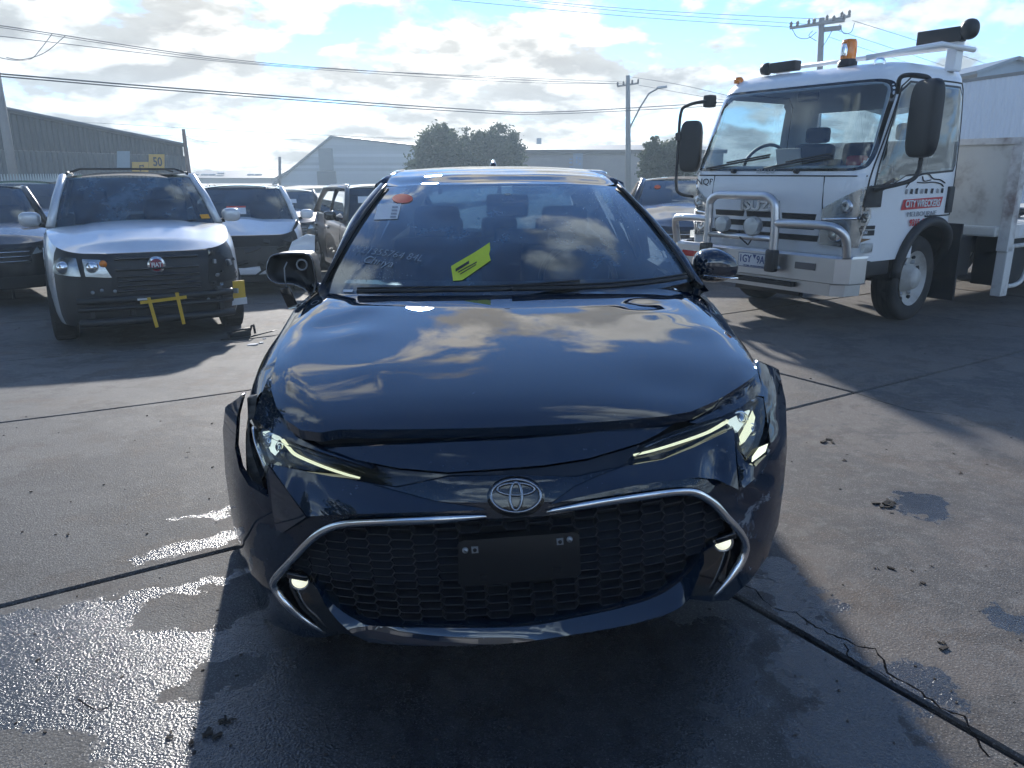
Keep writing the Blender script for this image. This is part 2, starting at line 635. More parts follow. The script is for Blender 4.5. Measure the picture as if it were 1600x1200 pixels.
def wheel(parent, c, r, w, rim=0.62, spokes=5, side=1, rimmat=None, name='wheel'):
    t = empty(name, c, 0, parent)
    tp = [(r * rim, -w * .46), (r * .86, -w * .5), (r * .96, -w * .44), (r, -w * .30), (r, w * .30), (r * .96, w * .44), (r * .86, w * .5), (r * rim, w * .46)]
    MB().lathe(tp, (0, 0, 0), 'X', 40).build('tyre', M_rubber, t, True)
    tr = MB()
    for i in range(40):
        a = 2 * pi * i / 40
        tr.box((0, (r - .001) * cos(a), (r - .001) * sin(a)), (w * .72, .010, .012), rx=a)
    tr.build('tread', M_rubber, t)
    rb = MB()
    s = side
    rb.lathe([(r * rim, -w * .42), (r * rim * .93, -w * .40), (r * rim * .9, 0), (r * rim * .93, w * .40), (r * rim, w * .42)], (0, 0, 0), 'X', 32)
    for i in range(spokes):
        a = 2 * pi * i / spokes
        rb.tube([(s * w * .30, .03 * cos(a), .03 * sin(a)), (s * w * .36, r * rim * .5 * cos(a), r * rim * .5 * sin(a)), (s * w * .36, r * rim * .94 * cos(a), r * rim * .94 * sin(a))], [r * .11, r * .085, r * .10], 6, flat=0.5, up=(1, 0, 0))
    rb.lathe([(0.0, s * w * .40), (r * .16, s * w * .38), (r * .18, s * w * .2)], (0, 0, 0), 'X', 16)
    rb.build('rim', rimmat or M_rim, t, True)
    MB().lathe([(0.0, s * w * .02), (r * .5, s * w * .02), (r * .5, -s * w * .1)], (0, 0, 0), 'X', 24).build('brake_disc', M_steel, t, True)
    return t



# ------------------------------------------------------------------ ground
E1 = Vector((cos(radians(33)), sin(radians(33)), 0))
E2 = Vector((-sin(radians(33)), cos(radians(33)), 0))


def sstep(a, b, x):
    t = max(0.0, min(1.0, (x - a) / (b - a)))
    return t * t * (3 - 2 * t)


def gz(x, y):
    """the yard falls away to the back left"""
    return -0.25 * sstep(3.0, 8.6, y) * sstep(0.8, -3.2, x) - 0.17 * sstep(8.6, 14, y) * sstep(3.0, -3.0, x)


def wet_blobs(k, pos, blobs):
    """union of soft ellipses on the ground; blob = (px, py, rx, ry, angle)"""
    acc = None
    for px, py, rx, ry, ang in blobs:
        c = at_z(px, py)
        d = k.vm('SUBTRACT', pos, (c.x, c.y, 0))
        rot = k.n('ShaderNodeVectorRotate', rotation_type='Z_AXIS', i_Vector=d, i_Angle=-radians(ang))
        sc = k.vm('MULTIPLY', rot.outputs[0], (1 / rx, 1 / ry, 0))
        ln = k.vm('LENGTH', sc, out=1)
        v = k.m('SUBTRACT', 1.0, ln)
        acc = v if acc is None else k.m('MAXIMUM', acc, v)
    return acc


def ground_material(name, base_mul=1.0, wet=True):
    m, k = material(name)
    pos = k.n('ShaderNodeNewGeometry').outputs['Position']
    oi = k.n('ShaderNodeObjectInfo').outputs['Random']
    n_l = k.noise(pos, 0.55, 5, 0.6, 0.3)
    n_m = k.noise(pos, 2.6, 6, 0.62, 0.2)
    n_s = k.noise(pos, 14.0, 5, 0.65)
    n_f = k.noise(pos, 160.0, 3, 0.6)
    vor = k.n('ShaderNodeTexVoronoi', i_Vector=pos, i_Scale=130.0)
    c = k.mix(k.ss(n_l, 0.33, 0.68), (0.115 * base_mul, 0.120 * base_mul, 0.125 * base_mul),
              (0.205 * base_mul, 0.198 * base_mul, 0.185 * base_mul))
    east = k.ss(k.n('ShaderNodeSeparateXYZ', i_0=pos).outputs[0], 0.2, 1.2)      # the right-hand slabs are browner and more stained
    c = k.mix(k.m('MULTIPLY', east, 0.55), c, k.mix(n_m, (0.12, 0.095, 0.082), (0.27, 0.215, 0.175)))
    c = k.mix(k.m('MULTIPLY', k.ss(n_m, 0.49, 0.58), 0.75), c, (0.070, 0.068, 0.068))
    c = k.mix(k.m('MULTIPLY', k.ss(k.noise(pos, 0.9, 7, 0.7, 0.5), 0.51, 0.57), 0.6), c, (0.065, 0.070, 0.076))     # oil and rust stains
    c = k.mix(k.m('MULTIPLY', k.ss(k.noise(pos, 1.3, 6, 0.72), 0.50, 0.66), 0.55), c, (0.17, 0.12, 0.085))
    c = k.mix(k.m('MULTIPLY', k.ss(n_s, 0.46, 0.70), 0.5), c, (0.27, 0.265, 0.255))        # pale worn spots
    agg = k.ss(vor.outputs['Distance'], 0.05, 0.55)
    c = k.mix(k.m('MULTIPLY', agg, k.m('ADD', 0.30, k.m('MULTIPLY', oi, 0.45))), c, (0.045, 0.045, 0.045))
    c = k.mix(k.m('MULTIPLY', k.ss(n_f, 0.56, 0.70), 0.5), c, (0.46, 0.45, 0.42))
    c = k.mix(1.0, c, k.n('ShaderNodeMapRange', i_0=oi, i_3=0.86, i_4=1.10).outputs[0], 'MULTIPLY')
    rough = k.m('ADD', 0.62, k.m('MULTIPLY', n_s, 0.3))
    height = k.m('ADD', k.m('MULTIPLY', n_f, 0.55), k.m('ADD', k.m('MULTIPLY', vor.outputs['Distance'], 0.35), k.m('MULTIPLY', n_s, 0.22)))
    bs = 0.55
    if wet:
        blobs = [(120, 1075, 0.62, 0.30, 10), (300, 1010, 0.30, 0.22, 30), (60, 1000, 0.34, 0.24, 20), (210, 935, 0.34, 0.07, 30),
                 (310, 850, 0.30, 0.055, 33), (330, 803, 0.18, 0.035, 20), (400, 1180, 0.40, 0.42, 0), (430, 985, 0.12, 0.14, 0), (300, 1150, 0.3, 0.3, 0),
                 (640, 1100, 0.55, 0.55, 0), (900, 1110, 0.42, 0.34, 10), (1060, 1030, 0.30, 0.28, 0), (760, 1000, 0.6, 0.5, 0),
                 (1255, 965, 0.09, 0.30, 20), (1300, 1060, 0.13, 0.26, 12), (1420, 1085, 0.16, 0.12, -35), (1590, 975, 0.08, 0.09, 0),
                 (1350, 1170, 0.2, 0.2, 0), (1440, 790, 0.16, 0.14, 0), (1225, 900, 0.07, 0.2, 15)]
        dry = [(250, 960, 0.10, 0.07, 25), (345, 950, 0.15, 0.10, 35), (330, 1070, 0.22, 0.09, 42), (60, 935, 0.2, 0.05, 30), (20, 1190, 0.16, 0.16, 0)]
        # ragged edges: the noise offsets the position before the distance is measured
        wob = k.vm('SCALE', k.vm('SUBTRACT', k.noise(pos, 3.6, 9, 0.72, 0, out=1), (0.5, 0.5, 0.5)), 0.52)
        p2 = k.vm('MULTIPLY', k.vm('ADD', pos, wob), (1, 1, 0))
        a = wet_blobs(k, p2, blobs)
        b = wet_blobs(k, p2, dry)
        a = k.m('SUBTRACT', a, k.m('MULTIPLY', k.m('MAXIMUM', b, 0.0), 1.8))
        wm = k.ss(k.m('ADD', a, k.m('MULTIPLY', k.m('SUBTRACT', n_s, 0.5), 0.8)), 0.02, 0.16)
        c = k.mix(wm, c, k.mix(1.0, c, (0.42, 0.45, 0.50), 'MULTIPLY'))
        rough = k.n('ShaderNodeMix', data_type='FLOAT', i_0=wm, i_2=rough, i_3=k.m('ADD', 0.10, k.m('MULTIPLY', n_s, 0.25))).outputs[0]
        damp = k.ss(a, -0.45, 0.1)
        c = k.mix(k.m('MULTIPLY', damp, 0.35), c, k.mix(1.0, c, (0.5, 0.5, 0.52), 'MULTIPLY'))
        strength = k.m('ADD', bs, k.m('MULTIPLY', wm, 0.25))
        spec = k.m('ADD', 0.35, k.m('MULTIPLY', wm, 0.5))
    else:
        strength, spec = bs, 0.35
    bmp = k.n('ShaderNodeBump', i_Strength=strength, i_Distance=0.006, i_Height=height)
    p = k.n('ShaderNodeBsdfPrincipled', i_Base_Color=c, i_Roughness=rough, i_Specular_IOR_Level=spec, i_Normal=bmp)
    k.n('ShaderNodeOutputMaterial', i_Surface=p)
    return m


M_concrete = ground_material('yard_concrete')
M_asphalt = ground_material('far_ground', 0.8, wet=False)
M_joint = simple('joint_sealant', (0.018, 0.018, 0.019), 0.6, var=0.3, scale=3)

R = 900
gxs = [-900, -200, -60] + [-40 + 1.25 * i for i in range(65)] + [60, 200, 900]
gys = [-900, -200, -40] + [-12 + 1.25 * i for i in range(60)] + [90, 200, 900]
ground = MB().grid([[(x, y, gz(x, y) - .03 - (.02 if y < 30 else 0)) for x in gxs] for y in gys]).build('ground', M_asphalt, None, True)
ground['kind'] = 'structure'
ground['label'] = 'grey concrete yard ground reaching to the far buildings'
OFF_ROW = {0: 1.97, 1: 4.66, 2: 2.4, 3: 5.0, -1: 3.6}
SL, SW, G = 5.4, 2.54, 0.022
mb = MB()


def gp(a, b, z=0.0):
    q = E1 * a + E2 * b
    return Vector((q.x, q.y, z))


slab_cache = {}
for r in range(-2, 8):
    b0 = 0.38 + r * SW
    b1 = b0 + SW
    o1 = OFF_ROW.get(r, 1.97 + (r % 3) * 1.7)
    for c_ in range(-4, 6):
        a0 = o1 + c_ * SL
        a1 = a0 + SL
        cen = gp((a0 + a1) / 2, (b0 + b1) / 2)
        if cen.y < -4 or cen.length > 34:
            continue
        hx, hy, e = SL / 2 - G / 2, SW / 2 - G / 2, 0.008
        xs = [-hx] + [-hx + e + (2 * hx - 2 * e) * i / 10 for i in range(11)] + [hx]
        ys = [-hy] + [-hy + e + (2 * hy - 2 * e) * i / 5 for i in range(6)] + [hy]
        cols_, zd = [], []
        rows = []
        tilt = random.uniform(-.0012, .0012)
        for j, yy in enumerate(ys):
            row = []
            for i, xx in enumerate(xs):
                q = cen + E1 * xx + E2 * yy
                edge = i in (0, len(xs) - 1) or j in (0, len(ys) - 1)
                row.append((q.x - cen.x, q.y - cen.y, gz(q.x, q.y) + tilt - (e if edge else 0)))
            rows.append(row)
        sbm = MB().grid(rows)
        per = [(xs[i], -hy) for i in range(len(xs))] + [(hx, ys[j]) for j in range(1, len(ys))] + [(xs[i], hy) for i in range(len(xs) - 2, -1, -1)] + [(-hx, ys[j]) for j in range(len(ys) - 2, -1, -1)]
        up_, dn_ = [], []
        for xx, yy in per:
            q = cen + E1 * xx + E2 * yy
            up_.append((q.x - cen.x, q.y - cen.y, gz(q.x, q.y) + tilt - e))
            dn_.append((q.x - cen.x, q.y - cen.y, gz(q.x, q.y) - .028))
        sbm.grid([dn_, up_])
        o = sbm.build('concrete_slab', M_concrete, ground)
        o.location = (cen.x, cen.y, 0)
fr_ = []
for j in range(53):
    fr_.append([(lambda q: (q.x, q.y, gz(q.x, q.y) - .016))(gp(-24 + i * 1.0, -5 + j * .5)) for i in range(55)])
filler = MB().grid(fr_).build('joint_filler', M_joint, ground)


M_crack = simple('crack_shadow', (0.008, 0.008, 0.009), 0.95, var=0.3, spec=0.0)


def crack(pts, w=0.006):
    pts = [at_z(*q) for q in spline2([(x, y) for x, y in pts], 5)]
    b = MB()
    L, Rr = [], []
    for i, q in enumerate(pts):
        t = (pts[min(i + 1, len(pts) - 1)] - pts[max(i - 1, 0)]).normalized()
        n = Vector((-t.y, t.x, 0))
        j = Vector((random.uniform(-1, 1), random.uniform(-1, 1), 0)) * 0.008
        ww = w * random.uniform(0.35, 1.1)
        zz = Vector((0, 0, 0.0012 + gz(q.x, q.y)))
        L.append(q + j + n * ww + zz)
        Rr.append(q + j - n * ww + zz)
    b.grid([L, Rr])
    return b.build('crack', M_crack, ground)


crack([(1080, 895), (1120, 905), (1170, 918), (1210, 948), (1250, 962), (1285, 985), (1330, 1005), (1372, 1020), (1385, 1050), (1430, 1075), (1470, 1105), (1510, 1125), (1540, 1180)], 0.004)
crack([(1320, 1005), (1328, 1030), (1360, 1045), (1395, 1066)], 0.003)
crack([(1330, 611), (1420, 640), (1500, 650)], 0.004)
crack([(1340, 470), (1440, 492), (1600, 512)], 0.006)
crack([(120, 1090), (150, 1110), (180, 1098)], 0.002)
# small stones, bark and leaf litter lying on the slabs
M_litter = simple('litter', (0.035, 0.028, 0.022), 0.9, var=0.4)
lb = MB()
for px, py, s in [(1375, 788, .03), (1384, 790, .03), (1392, 891, .016), (1440, 913, .012), (1370, 889, .008), (1455, 885, .006), (355, 1130, .014), (330, 1150, .018), (300, 1165, .012),
                  (108, 836, .010), (294, 708, .008), (1395, 784, .02), (1500, 740, .012), (1320, 720, .014), (1290, 690, .03), (1475, 1010, .02), (345, 1125, .012), (265, 1150, .012)]:
    q = at_z(px, py)
    for i in range(3):
        w_ = s * random.uniform(.5, 1)
        lb.box((q.x + random.uniform(-s, s), q.y + random.uniform(-s, s), 0.003 + w_ * .12), (w_ * 1.6, w_ * .6, w_ * .25), random.uniform(0, 3), random.uniform(-.3, .3))
for i in range(260):
    px, py = random.uniform(0, 1600), random.uniform(470, 1195)
    q = at_z(px, py)
    s = random.uniform(.0015, .005) * (1 + q.y * .12)
    lb.box((q.x, q.y, gz(q.x, q.y) + s * .3), (s * random.uniform(1, 2.5), s, s * .6), random.uniform(0, 3), random.uniform(-.3, .3))
lo = lb.build('ground_litter', M_litter)
lo['kind'] = 'stuff'
lo['label'] = 'dark grit, bark and leaf crumbs scattered on the concrete'
lo['category'] = 'litter'

# ------------------------------------------------------------------ far buildings
def metal_sheet(name, c0, c1, rough=0.5, streak=0.5, metal=0.2):
    """weathered corrugated sheet: tint differs from sheet to sheet, run-down streaks"""
    m, k = material(name)
    g = k.n('ShaderNodeTexCoord').outputs['Object']
    st = k.noise(k.vm('MULTIPLY', g, (3.0, 3.0, 0.25)), 1.0, 6, 0.65)
    bl = k.noise(g, 0.7, 5, 0.6)
    c = k.mix(k.m('ADD', k.m('MULTIPLY', st, streak), k.m('MULTIPLY', bl, 1 - streak)), c0, c1)
    c = k.mix(k.m('MULTIPLY', k.ss(st, 0.58, 0.78), 0.45), c, (0.10, 0.075, 0.055))
    c = k.mix(1.0, c, k.n('ShaderNodeMapRange', i_0=k.n('ShaderNodeObjectInfo').outputs['Random'], i_3=0.72, i_4=1.12).outputs[0], 'MULTIPLY')
    p = k.n('ShaderNodeBsdfPrincipled', i_Base_Color=c, i_Roughness=k.m('ADD', rough - 0.1, k.m('MULTIPLY', bl, 0.25)), i_Metallic=metal)
    k.n('ShaderNodeOutputMaterial', i_Surface=p)
    return m


def corrugated(name, A, B, z0a, z1a, z0b, z1b, mat, parent, pitch=0.2, depth=0.035, samples=4, flip=False):
    """ribbed sheet wall from A to B (ground points) with sloping top and bottom"""
    A, B = Vector((A[0], A[1], 0)), Vector((B[0], B[1], 0))
    d = B - A
    L = d.length
    t = d / L
    n = Vector((t.y, -t.x, 0))
    N = int(L / pitch * samples)
    lo, hi = [], []
    for i in range(N + 1):
        s = i / N
        ph = 2 * pi * s * L / pitch
        o = max(-0.6, min(0.6, sin(ph))) / 0.6 * depth
        p = A + d * s + n * o
        lo.append((p.x, p.y, z0a + (z0b - z0a) * s))
        hi.append((p.x, p.y, z1a + (z1b - z1a) * s))
    return MB().grid([lo, hi]).build(name, mat, parent)


M_shed_dark = metal_sheet('dark_corrugated_iron', (0.065, 0.080, 0.092), (0.13, 0.15, 0.168))
M_shed_up = metal_sheet('upper_dark_iron', (0.045, 0.055, 0.064), (0.09, 0.105, 0.118))
M_shed_light = metal_sheet('pale_weatherboard', (0.28, 0.30, 0.325), (0.42, 0.44, 0.46))
M_shed_white = metal_sheet('white_corrugated', (0.60, 0.65, 0.72), (0.68, 0.73, 0.80), streak=0.35, metal=0.0)
M_roof = metal_sheet('grey_roof_sheet', (0.09, 0.095, 0.10), (0.18, 0.185, 0.19))
M_brick = simple('brick_wall', (0.30, 0.27, 0.255), 0.85, var=0.25, scale=0.8, bump=0.3, bscale=12)
M_pole = simple('weathered_timber', (0.26, 0.25, 0.24), 0.85, var=0.3, scale=2)
M_wire = simple('power_cable', (0.09, 0.10, 0.11), 0.6)
M_ins = simple('insulator', (0.10, 0.085, 0.08), 0.3)
M_concpole = simple('concrete_pole', (0.22, 0.23, 0.23), 0.8, var=0.15)
M_signy = simple('yellow_sign', (0.60, 0.36, 0.05), 0.6, var=0.12, scale=1.5)

# --- dark corrugated shed at the left
sh = empty('corrugated_shed', (-19.6, 40, 0))
tag(sh, 'long dark corrugated iron shed with sloping roofline behind the silver wagon', 'shed')
sh.location = (0, 0, 0)


def zt(px, py, Y):
    return at_y(px, py, Y).z


A_ = at_y(-120, 178, 30)
B_ = at_y(285, 226, 42)
zA, zB = zt(0, 178, 33.5) + 0.55, zt(285, 226, 42)
zsA, zsB = zt(0, 233, 33) - 0.02, zt(285, 236, 42)
shA, shB = (A_.x, A_.y), (B_.x, B_.y)
corrugated('wall_cladding', shA, shB, 0, zsA, 0, zsB - 0.25, M_shed_dark, sh, 0.26, 0.05)
corrugated('upper_cladding', (shA[0] + .0, shA[1] - .10), (shB[0], shB[1] - .10), zsA + .002, zA, zsB - 0.248, zB - 0.02, M_shed_up, sh, 0.26, 0.03)
r = MB()
r.add([(shA[0], shA[1] - .3, zA), (shB[0] + .2, shB[1] - .3, zB), (shB[0] - 11.8, shB[1] + 26, zB + .2), (shA[0] - 13, shA[1] + 26, zA + .2)], [(0, 1, 2, 3)])
thicken(r.build('roof', M_roof, sh), 0.12)
corrugated('end_wall', shB, (shB[0] - 11.8, shB[1] + 26), 0, zB - .05, 0, zB, M_shed_dark, sh, 0.26, 0.04, 2)
MB().tube([(shA[0], shA[1] - .35, zA + .0), (shB[0] + .2, shB[1] - .35, zB - .02)], 0.10, 6).build('gutter', M_roof, sh)
# pale translucent sheet and the two yellow signs on the wall
def on_wall(px0, py0, px1, py1, out):
    """corners of a rectangle on the shed wall plane"""
    a, b_ = Vector((shA[0], shA[1])), Vector((shB[0], shB[1]))
    d = (b_ - a).normalized()
    n = Vector((d.y, -d.x))
    def h_(px, py):
        dr = ray(px, py)
        # (t*dr - a - n*out) . n = 0
        t = (a + n * out).dot(n) / Vector((dr.x, dr.y)).dot(n)
        return CAMP + dr * t
    return [h_(px0, py1), h_(px1, py1), h_(px1, py0), h_(px0, py0)], Vector((d.x, d.y, 0)), Vector((n.x, n.y, 0))


q, wd, wn = on_wall(183, 236, 203, 262, 0.07)
thicken(MB().add(q, [(0, 1, 2, 3)]).build('skylight_sheet', simple('pale_blue_sheet', (0.22, 0.30, 0.36), 0.5), sh), 0.02)
q, wd, wn = on_wall(233, 241, 257, 266, 0.14)
sg = thicken(MB().add(q, [(0, 1, 2, 3)]).build('number_sign', M_signy), 0.03)
tag(sg, 'square yellow sign reading 50 on the dark shed wall', 'sign')
c = (q[0] + q[2]) / 2
text_mesh('50', (q[3] - q[0]).length * 0.78, M_ink, sg, frame_matrix(c + wn * 0.045, wd, (0, 0, 1)), bold=0.012, extrude=0.004)
q, wd, wn = on_wall(207, 253, 232, 270, 0.12)
sg = thicken(MB().add(q, [(0, 1, 2, 3)]).build('arrow_sign', M_signy), 0.03)
tag(sg, 'wide yellow sign left of the 50 sign, partly hidden by the wagon roof rack', 'sign')
c = (q[0] + q[2]) / 2
w_ = (q[1] - q[0]).length
MB().add([c + wn * .03 + wd * a * w_ + Vector((0, 0, b * w_)) for a, b in ((-.10, .10), (.12, .10), (.12, .16), (.20, .06), (.12, -.02), (.12, .05), (-.04, .05), (-.04, -.2), (-.10, -.2))], [tuple(range(9))]).build('arrow_mark', M_ink, sg)
# steel flue pipe at the corner
fp = MB().tube([(shB[0] + .35, shB[1] - .4, 0), (shB[0] + .30, shB[1] - .4, zB + .75)], [0.16, 0.09], 8).build('corner_post', simple('rust_red_post', (0.16, 0.10, 0.085), 0.7))
tag(fp, 'thin rust coloured post at the end of the dark shed', 'post')

# --- palisade fence in front of the shed
M_fence = simple('pale_fence_steel', (0.36, 0.42, 0.44), 0.5, metal=0.4, var=0.15)
fe = empty('palisade_fence', (0, 0, 0))
tag(fe, 'pale steel palisade fence with pointed pales in front of the dark shed', 'fence')
fa, fb = at_y(-60, 300, 17.5), at_y(130, 300, 25)
d = Vector((fb.x - fa.x, fb.y - fa.y, 0))
nP = int(d.length / 0.17)
pal = None
zt_f = 1.05
for i in range(nP + 1):
    p = Vector((fa.x, fa.y, 0)) + d * (i / nP)
    if pal is None:
        b_ = MB()
        h, w2 = 1.30, 0.035
        b_.add([(-w2, 0, .05), (0, -.02, .05), (w2, 0, .05), (-w2, 0, h - .1), (0, -.02, h), (w2, 0, h - .1), (-w2 * .3, 0, h + .08), (w2 * .3, 0, h + .08)],
               [(0, 1, 4, 3), (1, 2, 5, 4), (3, 4, 6), (4, 5, 7), (4, 7, 6)])
        pal = thicken(b_.build('pale', M_fence, fe), 0.006)
        pal.location = p
    else:
        o = pal.copy()
        col.objects.link(o)
        o.location = p
        o.parent = fe
for z in (0.35, 1.08):
    MB().tube([Vector((fa.x, fa.y + .03, z)), Vector((fb.x, fb.y + .03, z))], 0.03, 6).build('rail', M_fence, fe)
gp_ = MB().add([Vector((fa.x, fa.y + .3, 0)), Vector((fb.x, fb.y + .3, 0)), Vector((fb.x, fb.y + .3, 1.0)), Vector((fa.x, fa.y + .3, 1.0))], [(0, 1, 2, 3)]).build('green_screen', simple('green_shade_cloth', (0.02, 0.13, 0.09), 0.8))
thicken(gp_, 0.01)
tag(gp_, 'green shade cloth screen behind the palisade fence', 'screen')

# --- low building and pale gabled warehouse in the middle distance
lowb = empty('low_building', (0, 0, 0))
tag(lowb, 'low grey roofed building far off between the dark shed and the gabled warehouse', 'building')
Y = 100
x0, x1 = at_y(286, 280, Y).x, at_y(425, 280, Y).x
z1 = zt(350, 278, Y)
MB().box(((x0 + x1) / 2, Y + 6, z1 / 2), (x1 - x0, 12, z1)).build('wall', M_brick, lowb)
MB().add([(x0 - .4, Y - .4, z1), (x1 + .4, Y - .4, z1), (x1 + .4, Y + 6, zt(350, 266, Y + 6)), (x0 - .4, Y + 6, zt(350, 266, Y + 6)), (x0 - .4, Y + 12.4, z1), (x1 + .4, Y + 12.4, z1)], [(0, 1, 2, 3), (3, 2, 5, 4)]).build('roof', M_roof, lowb)
for px in (305, 320, 332, 345, 392, 404):
    p = at_y(px, 271 + (px % 3), Y + 2)
    MB().box(p, (.9, .1, .25), rx=0.9).build('skylight', M_paper, lowb)

gw = empty('gabled_warehouse', (0, 0, 0))
tag(gw, 'pale weatherboard warehouse with a wide gable and small dark doorway', 'warehouse')
Y = 85
gx = [at_y(px, 0, Y).x for px in (408, 505, 648)]
gabz = [zt(408, 288, Y), zt(505, 213, Y), zt(648, 229, Y)]
# horizontal boards, each a strip of its own, lapped
nb = 17
ztop = gabz[1]
for i in range(nb):
    a, b_ = ztop * i / nb, ztop * (i + 1) / nb
    def xl(z):
        return gx[0] + (gx[1] - gx[0]) * max(0, (z - gabz[0]) / (gabz[1] - gabz[0]))
    def xr(z):
        return gx[2] if z < gabz[2] else gx[1] + (gx[2] - gx[1]) * (gabz[1] - z) / (gabz[1] - gabz[2])
    MB().add([(xl(a), Y - .10, a), (xr(a), Y - .10, a), (max(xr(b_), xl(b_) + .02), Y - .02, b_), (xl(b_), Y - .02, b_), (xl(a), Y, a), (xr(a), Y, a)], [(0, 1, 2, 3), (4, 5, 1, 0)]).build('board', M_shed_light, gw)
thicken(MB().add([(gx[1], Y - .4, gabz[1] + .08), (gx[2] + .6, Y - .4, gabz[2] + .05), (gx[2] + 10, Y + 40, gabz[2] + .05), (gx[1] + 10, Y + 40, gabz[1] + .08)], [(0, 1, 2, 3)]).build('roof', M_roof, gw), 0.15)
thicken(MB().add([(gx[0] - .3, Y - .4, gabz[0] + .05), (gx[1], Y - .4, gabz[1] + .08), (gx[1] + 10, Y + 40, gabz[1] + .08), (gx[0] + 10, Y + 40, gabz[0] + .05)], [(0, 1, 2, 3)]).build('roof', M_roof, gw), 0.15)
MB().add([(gx[2], Y, 0), (gx[2] + 10, Y + 40, 0), (gx[2] + 10, Y + 40, gabz[2]), (gx[2], Y, gabz[2])], [(0, 1, 2, 3)]).build('side_wall', M_shed_light, gw)
p0, p1 = at_y(495, 268, Y - .2), at_y(526, 300, Y - .2)
dr = MB().box(((p0.x + p1.x) / 2, Y - .16, (p0.z + 0) / 2), (p1.x - p0.x, .1, p0.z)).build('doorway', simple('door_grey', (0.09, 0.105, 0.12), 0.6), gw)
p0, p1 = at_y(497, 232, Y - .2), at_y(521, 266, Y - .2)
MB().box(((p0.x + p1.x) / 2, Y - .15, (p0.z + p1.z) / 2), (p1.x - p0.x, .1, p0.z - p1.z)).build('panel', simple('panel_grey', (0.13, 0.15, 0.17), 0.7), gw)

bb = empty('low_brick_building', (0, 0, 0))
tag(bb, 'long low brick building with flat grey roof behind the street pole', 'building')
Y = 62
x0, x1 = at_y(800, 250, Y).x, at_y(1130, 250, Y).x
zr0, zr1 = zt(850, 238, Y), zt(850, 224, Y + 8)
MB().box(((x0 + x1) / 2, Y + 6, zr0 / 2), (x1 - x0, 12, zr0)).build('wall', M_brick, bb)
MB().box(((x0 + x1) / 2, Y - .15, zr0 + .05), (x1 - x0 + .4, .3, .28)).build('fascia', simple('fascia_brown', (0.10, 0.085, 0.075), 0.7), bb)
MB().add([(x0 - .2, Y - .3, zr0 + .2), (x1 + .2, Y - .3, zr0 + .2), (x1 + .2, Y + 12, zr1), (x0 - .2, Y + 12, zr1)], [(0, 1, 2, 3)]).build('roof', M_roof, bb)
p = at_y(842, 219, Y + 9)
MB().box((p.x, Y + 9, zr1 + .22), (.42, .42, .5)).build('roof_vent', M_steel, bb)
M_blue = simple('pale_blue_print', (0.22, 0.30, 0.45), 0.6)
p = at_y(903, 252, Y - .35)
bs = MB().box((p.x, Y - .32, p.z), (.75, .04, 1.15)).build('notice_board', simple('pale_notice', (0.26, 0.29, 0.34), 0.7))
tag(bs, 'small pale notice board on the brick wall left of the pole', 'sign')
for i, (dx, dz, w, h) in enumerate(((-.55, .15, .25, .1), (-.55, -.1, .25, .14), (-.1, .25, .12, .2), (-.1, -.05, .12, .2), (.15, .2, .15, .15), (.15, -.2, .15, .15), (-.5, -.42, .3, .1))):
    MB().box((p.x + dx, Y - .36, p.z + dz), (w, .02, h)).build('printed_mark', M_blue, bs)

# --- white corrugated shed at the right, with a blue-grey gable behind it
ws = empty('white_shed', (0, 0, 0))
tag(ws, 'tall white corrugated shed behind the tow truck tray at the right edge', 'shed')
pA, pB = at_y(1440, 300, 27), at_y(1760, 300, 20)
corrugated('wall_cladding', (pA.x, pA.y), (pB.x, pB.y), 0, zt(1440, 130, 27), 0, zt(1760, 82, 20), M_shed_white, ws, 0.19, 0.010, 6)
thicken(MB().add([(pA.x, pA.y - .05, zt(1440, 130, 27)), (pB.x, pB.y - .05, zt(1760, 82, 20)), (pB.x + 14, pB.y + 12, zt(1760, 82, 20) - .6), (pA.x + 16, pA.y + 16, zt(1440, 130, 27) - .6)], [(0, 1, 2, 3)]).build('roof', M_roof, ws), 0.1)
bgab = empty('blue_gable_building', (0, 0, 0))
tag(bgab, 'blue grey gable roof rising behind the white shed', 'building')
a, b_, c = at_y(1528, 112, 45), at_y(1585, 92, 45), at_y(1720, 128, 45)
M_bluegrey = metal_sheet('blue_grey_sheet', (0.12, 0.18, 0.25), (0.18, 0.25, 0.33))
MB().add([(a.x, 45, 0), (c.x, 45, 0), (c.x, 45, c.z), (b_.x, 45, b_.z), (a.x, 45, a.z)], [(0, 1, 2, 3, 4)]).build('gable_wall', M_bluegrey, bgab)
thicken(MB().add([(a.x - .3, 44.6, a.z), (b_.x, 44.6, b_.z + .1), (b_.x, 70, b_.z + .1), (a.x - .3, 70, a.z)], [(0, 1, 2, 3)]).build('roof', M_bluegrey, bgab), .15)
thicken(MB().add([(b_.x, 44.6, b_.z + .1), (c.x, 44.6, c.z), (c.x, 70, c.z), (b_.x, 70, b_.z + .1)], [(0, 1, 2, 3)]).build('roof', M_roof, bgab), .15)

# --- the yard's own buildings behind the camera (seen as reflections)
rb = empty('yard_building', (0, -16, 0))
tag(rb, 'low workshop building on the yard side behind the viewer', 'building')
MB().box((4, 0, 2.1), (34, 6, 4.2)).build('wall', M_shed_dark, rb)
MB().box((4, 0, 4.32), (34.6, 6.6, .2)).build('roof', M_roof, rb)
for i in range(5):
    MB().box((-10 + i * 7, 3.03, 1.6), (3.6, .06, 3.2)).build('roller_door', M_shed_light, rb)


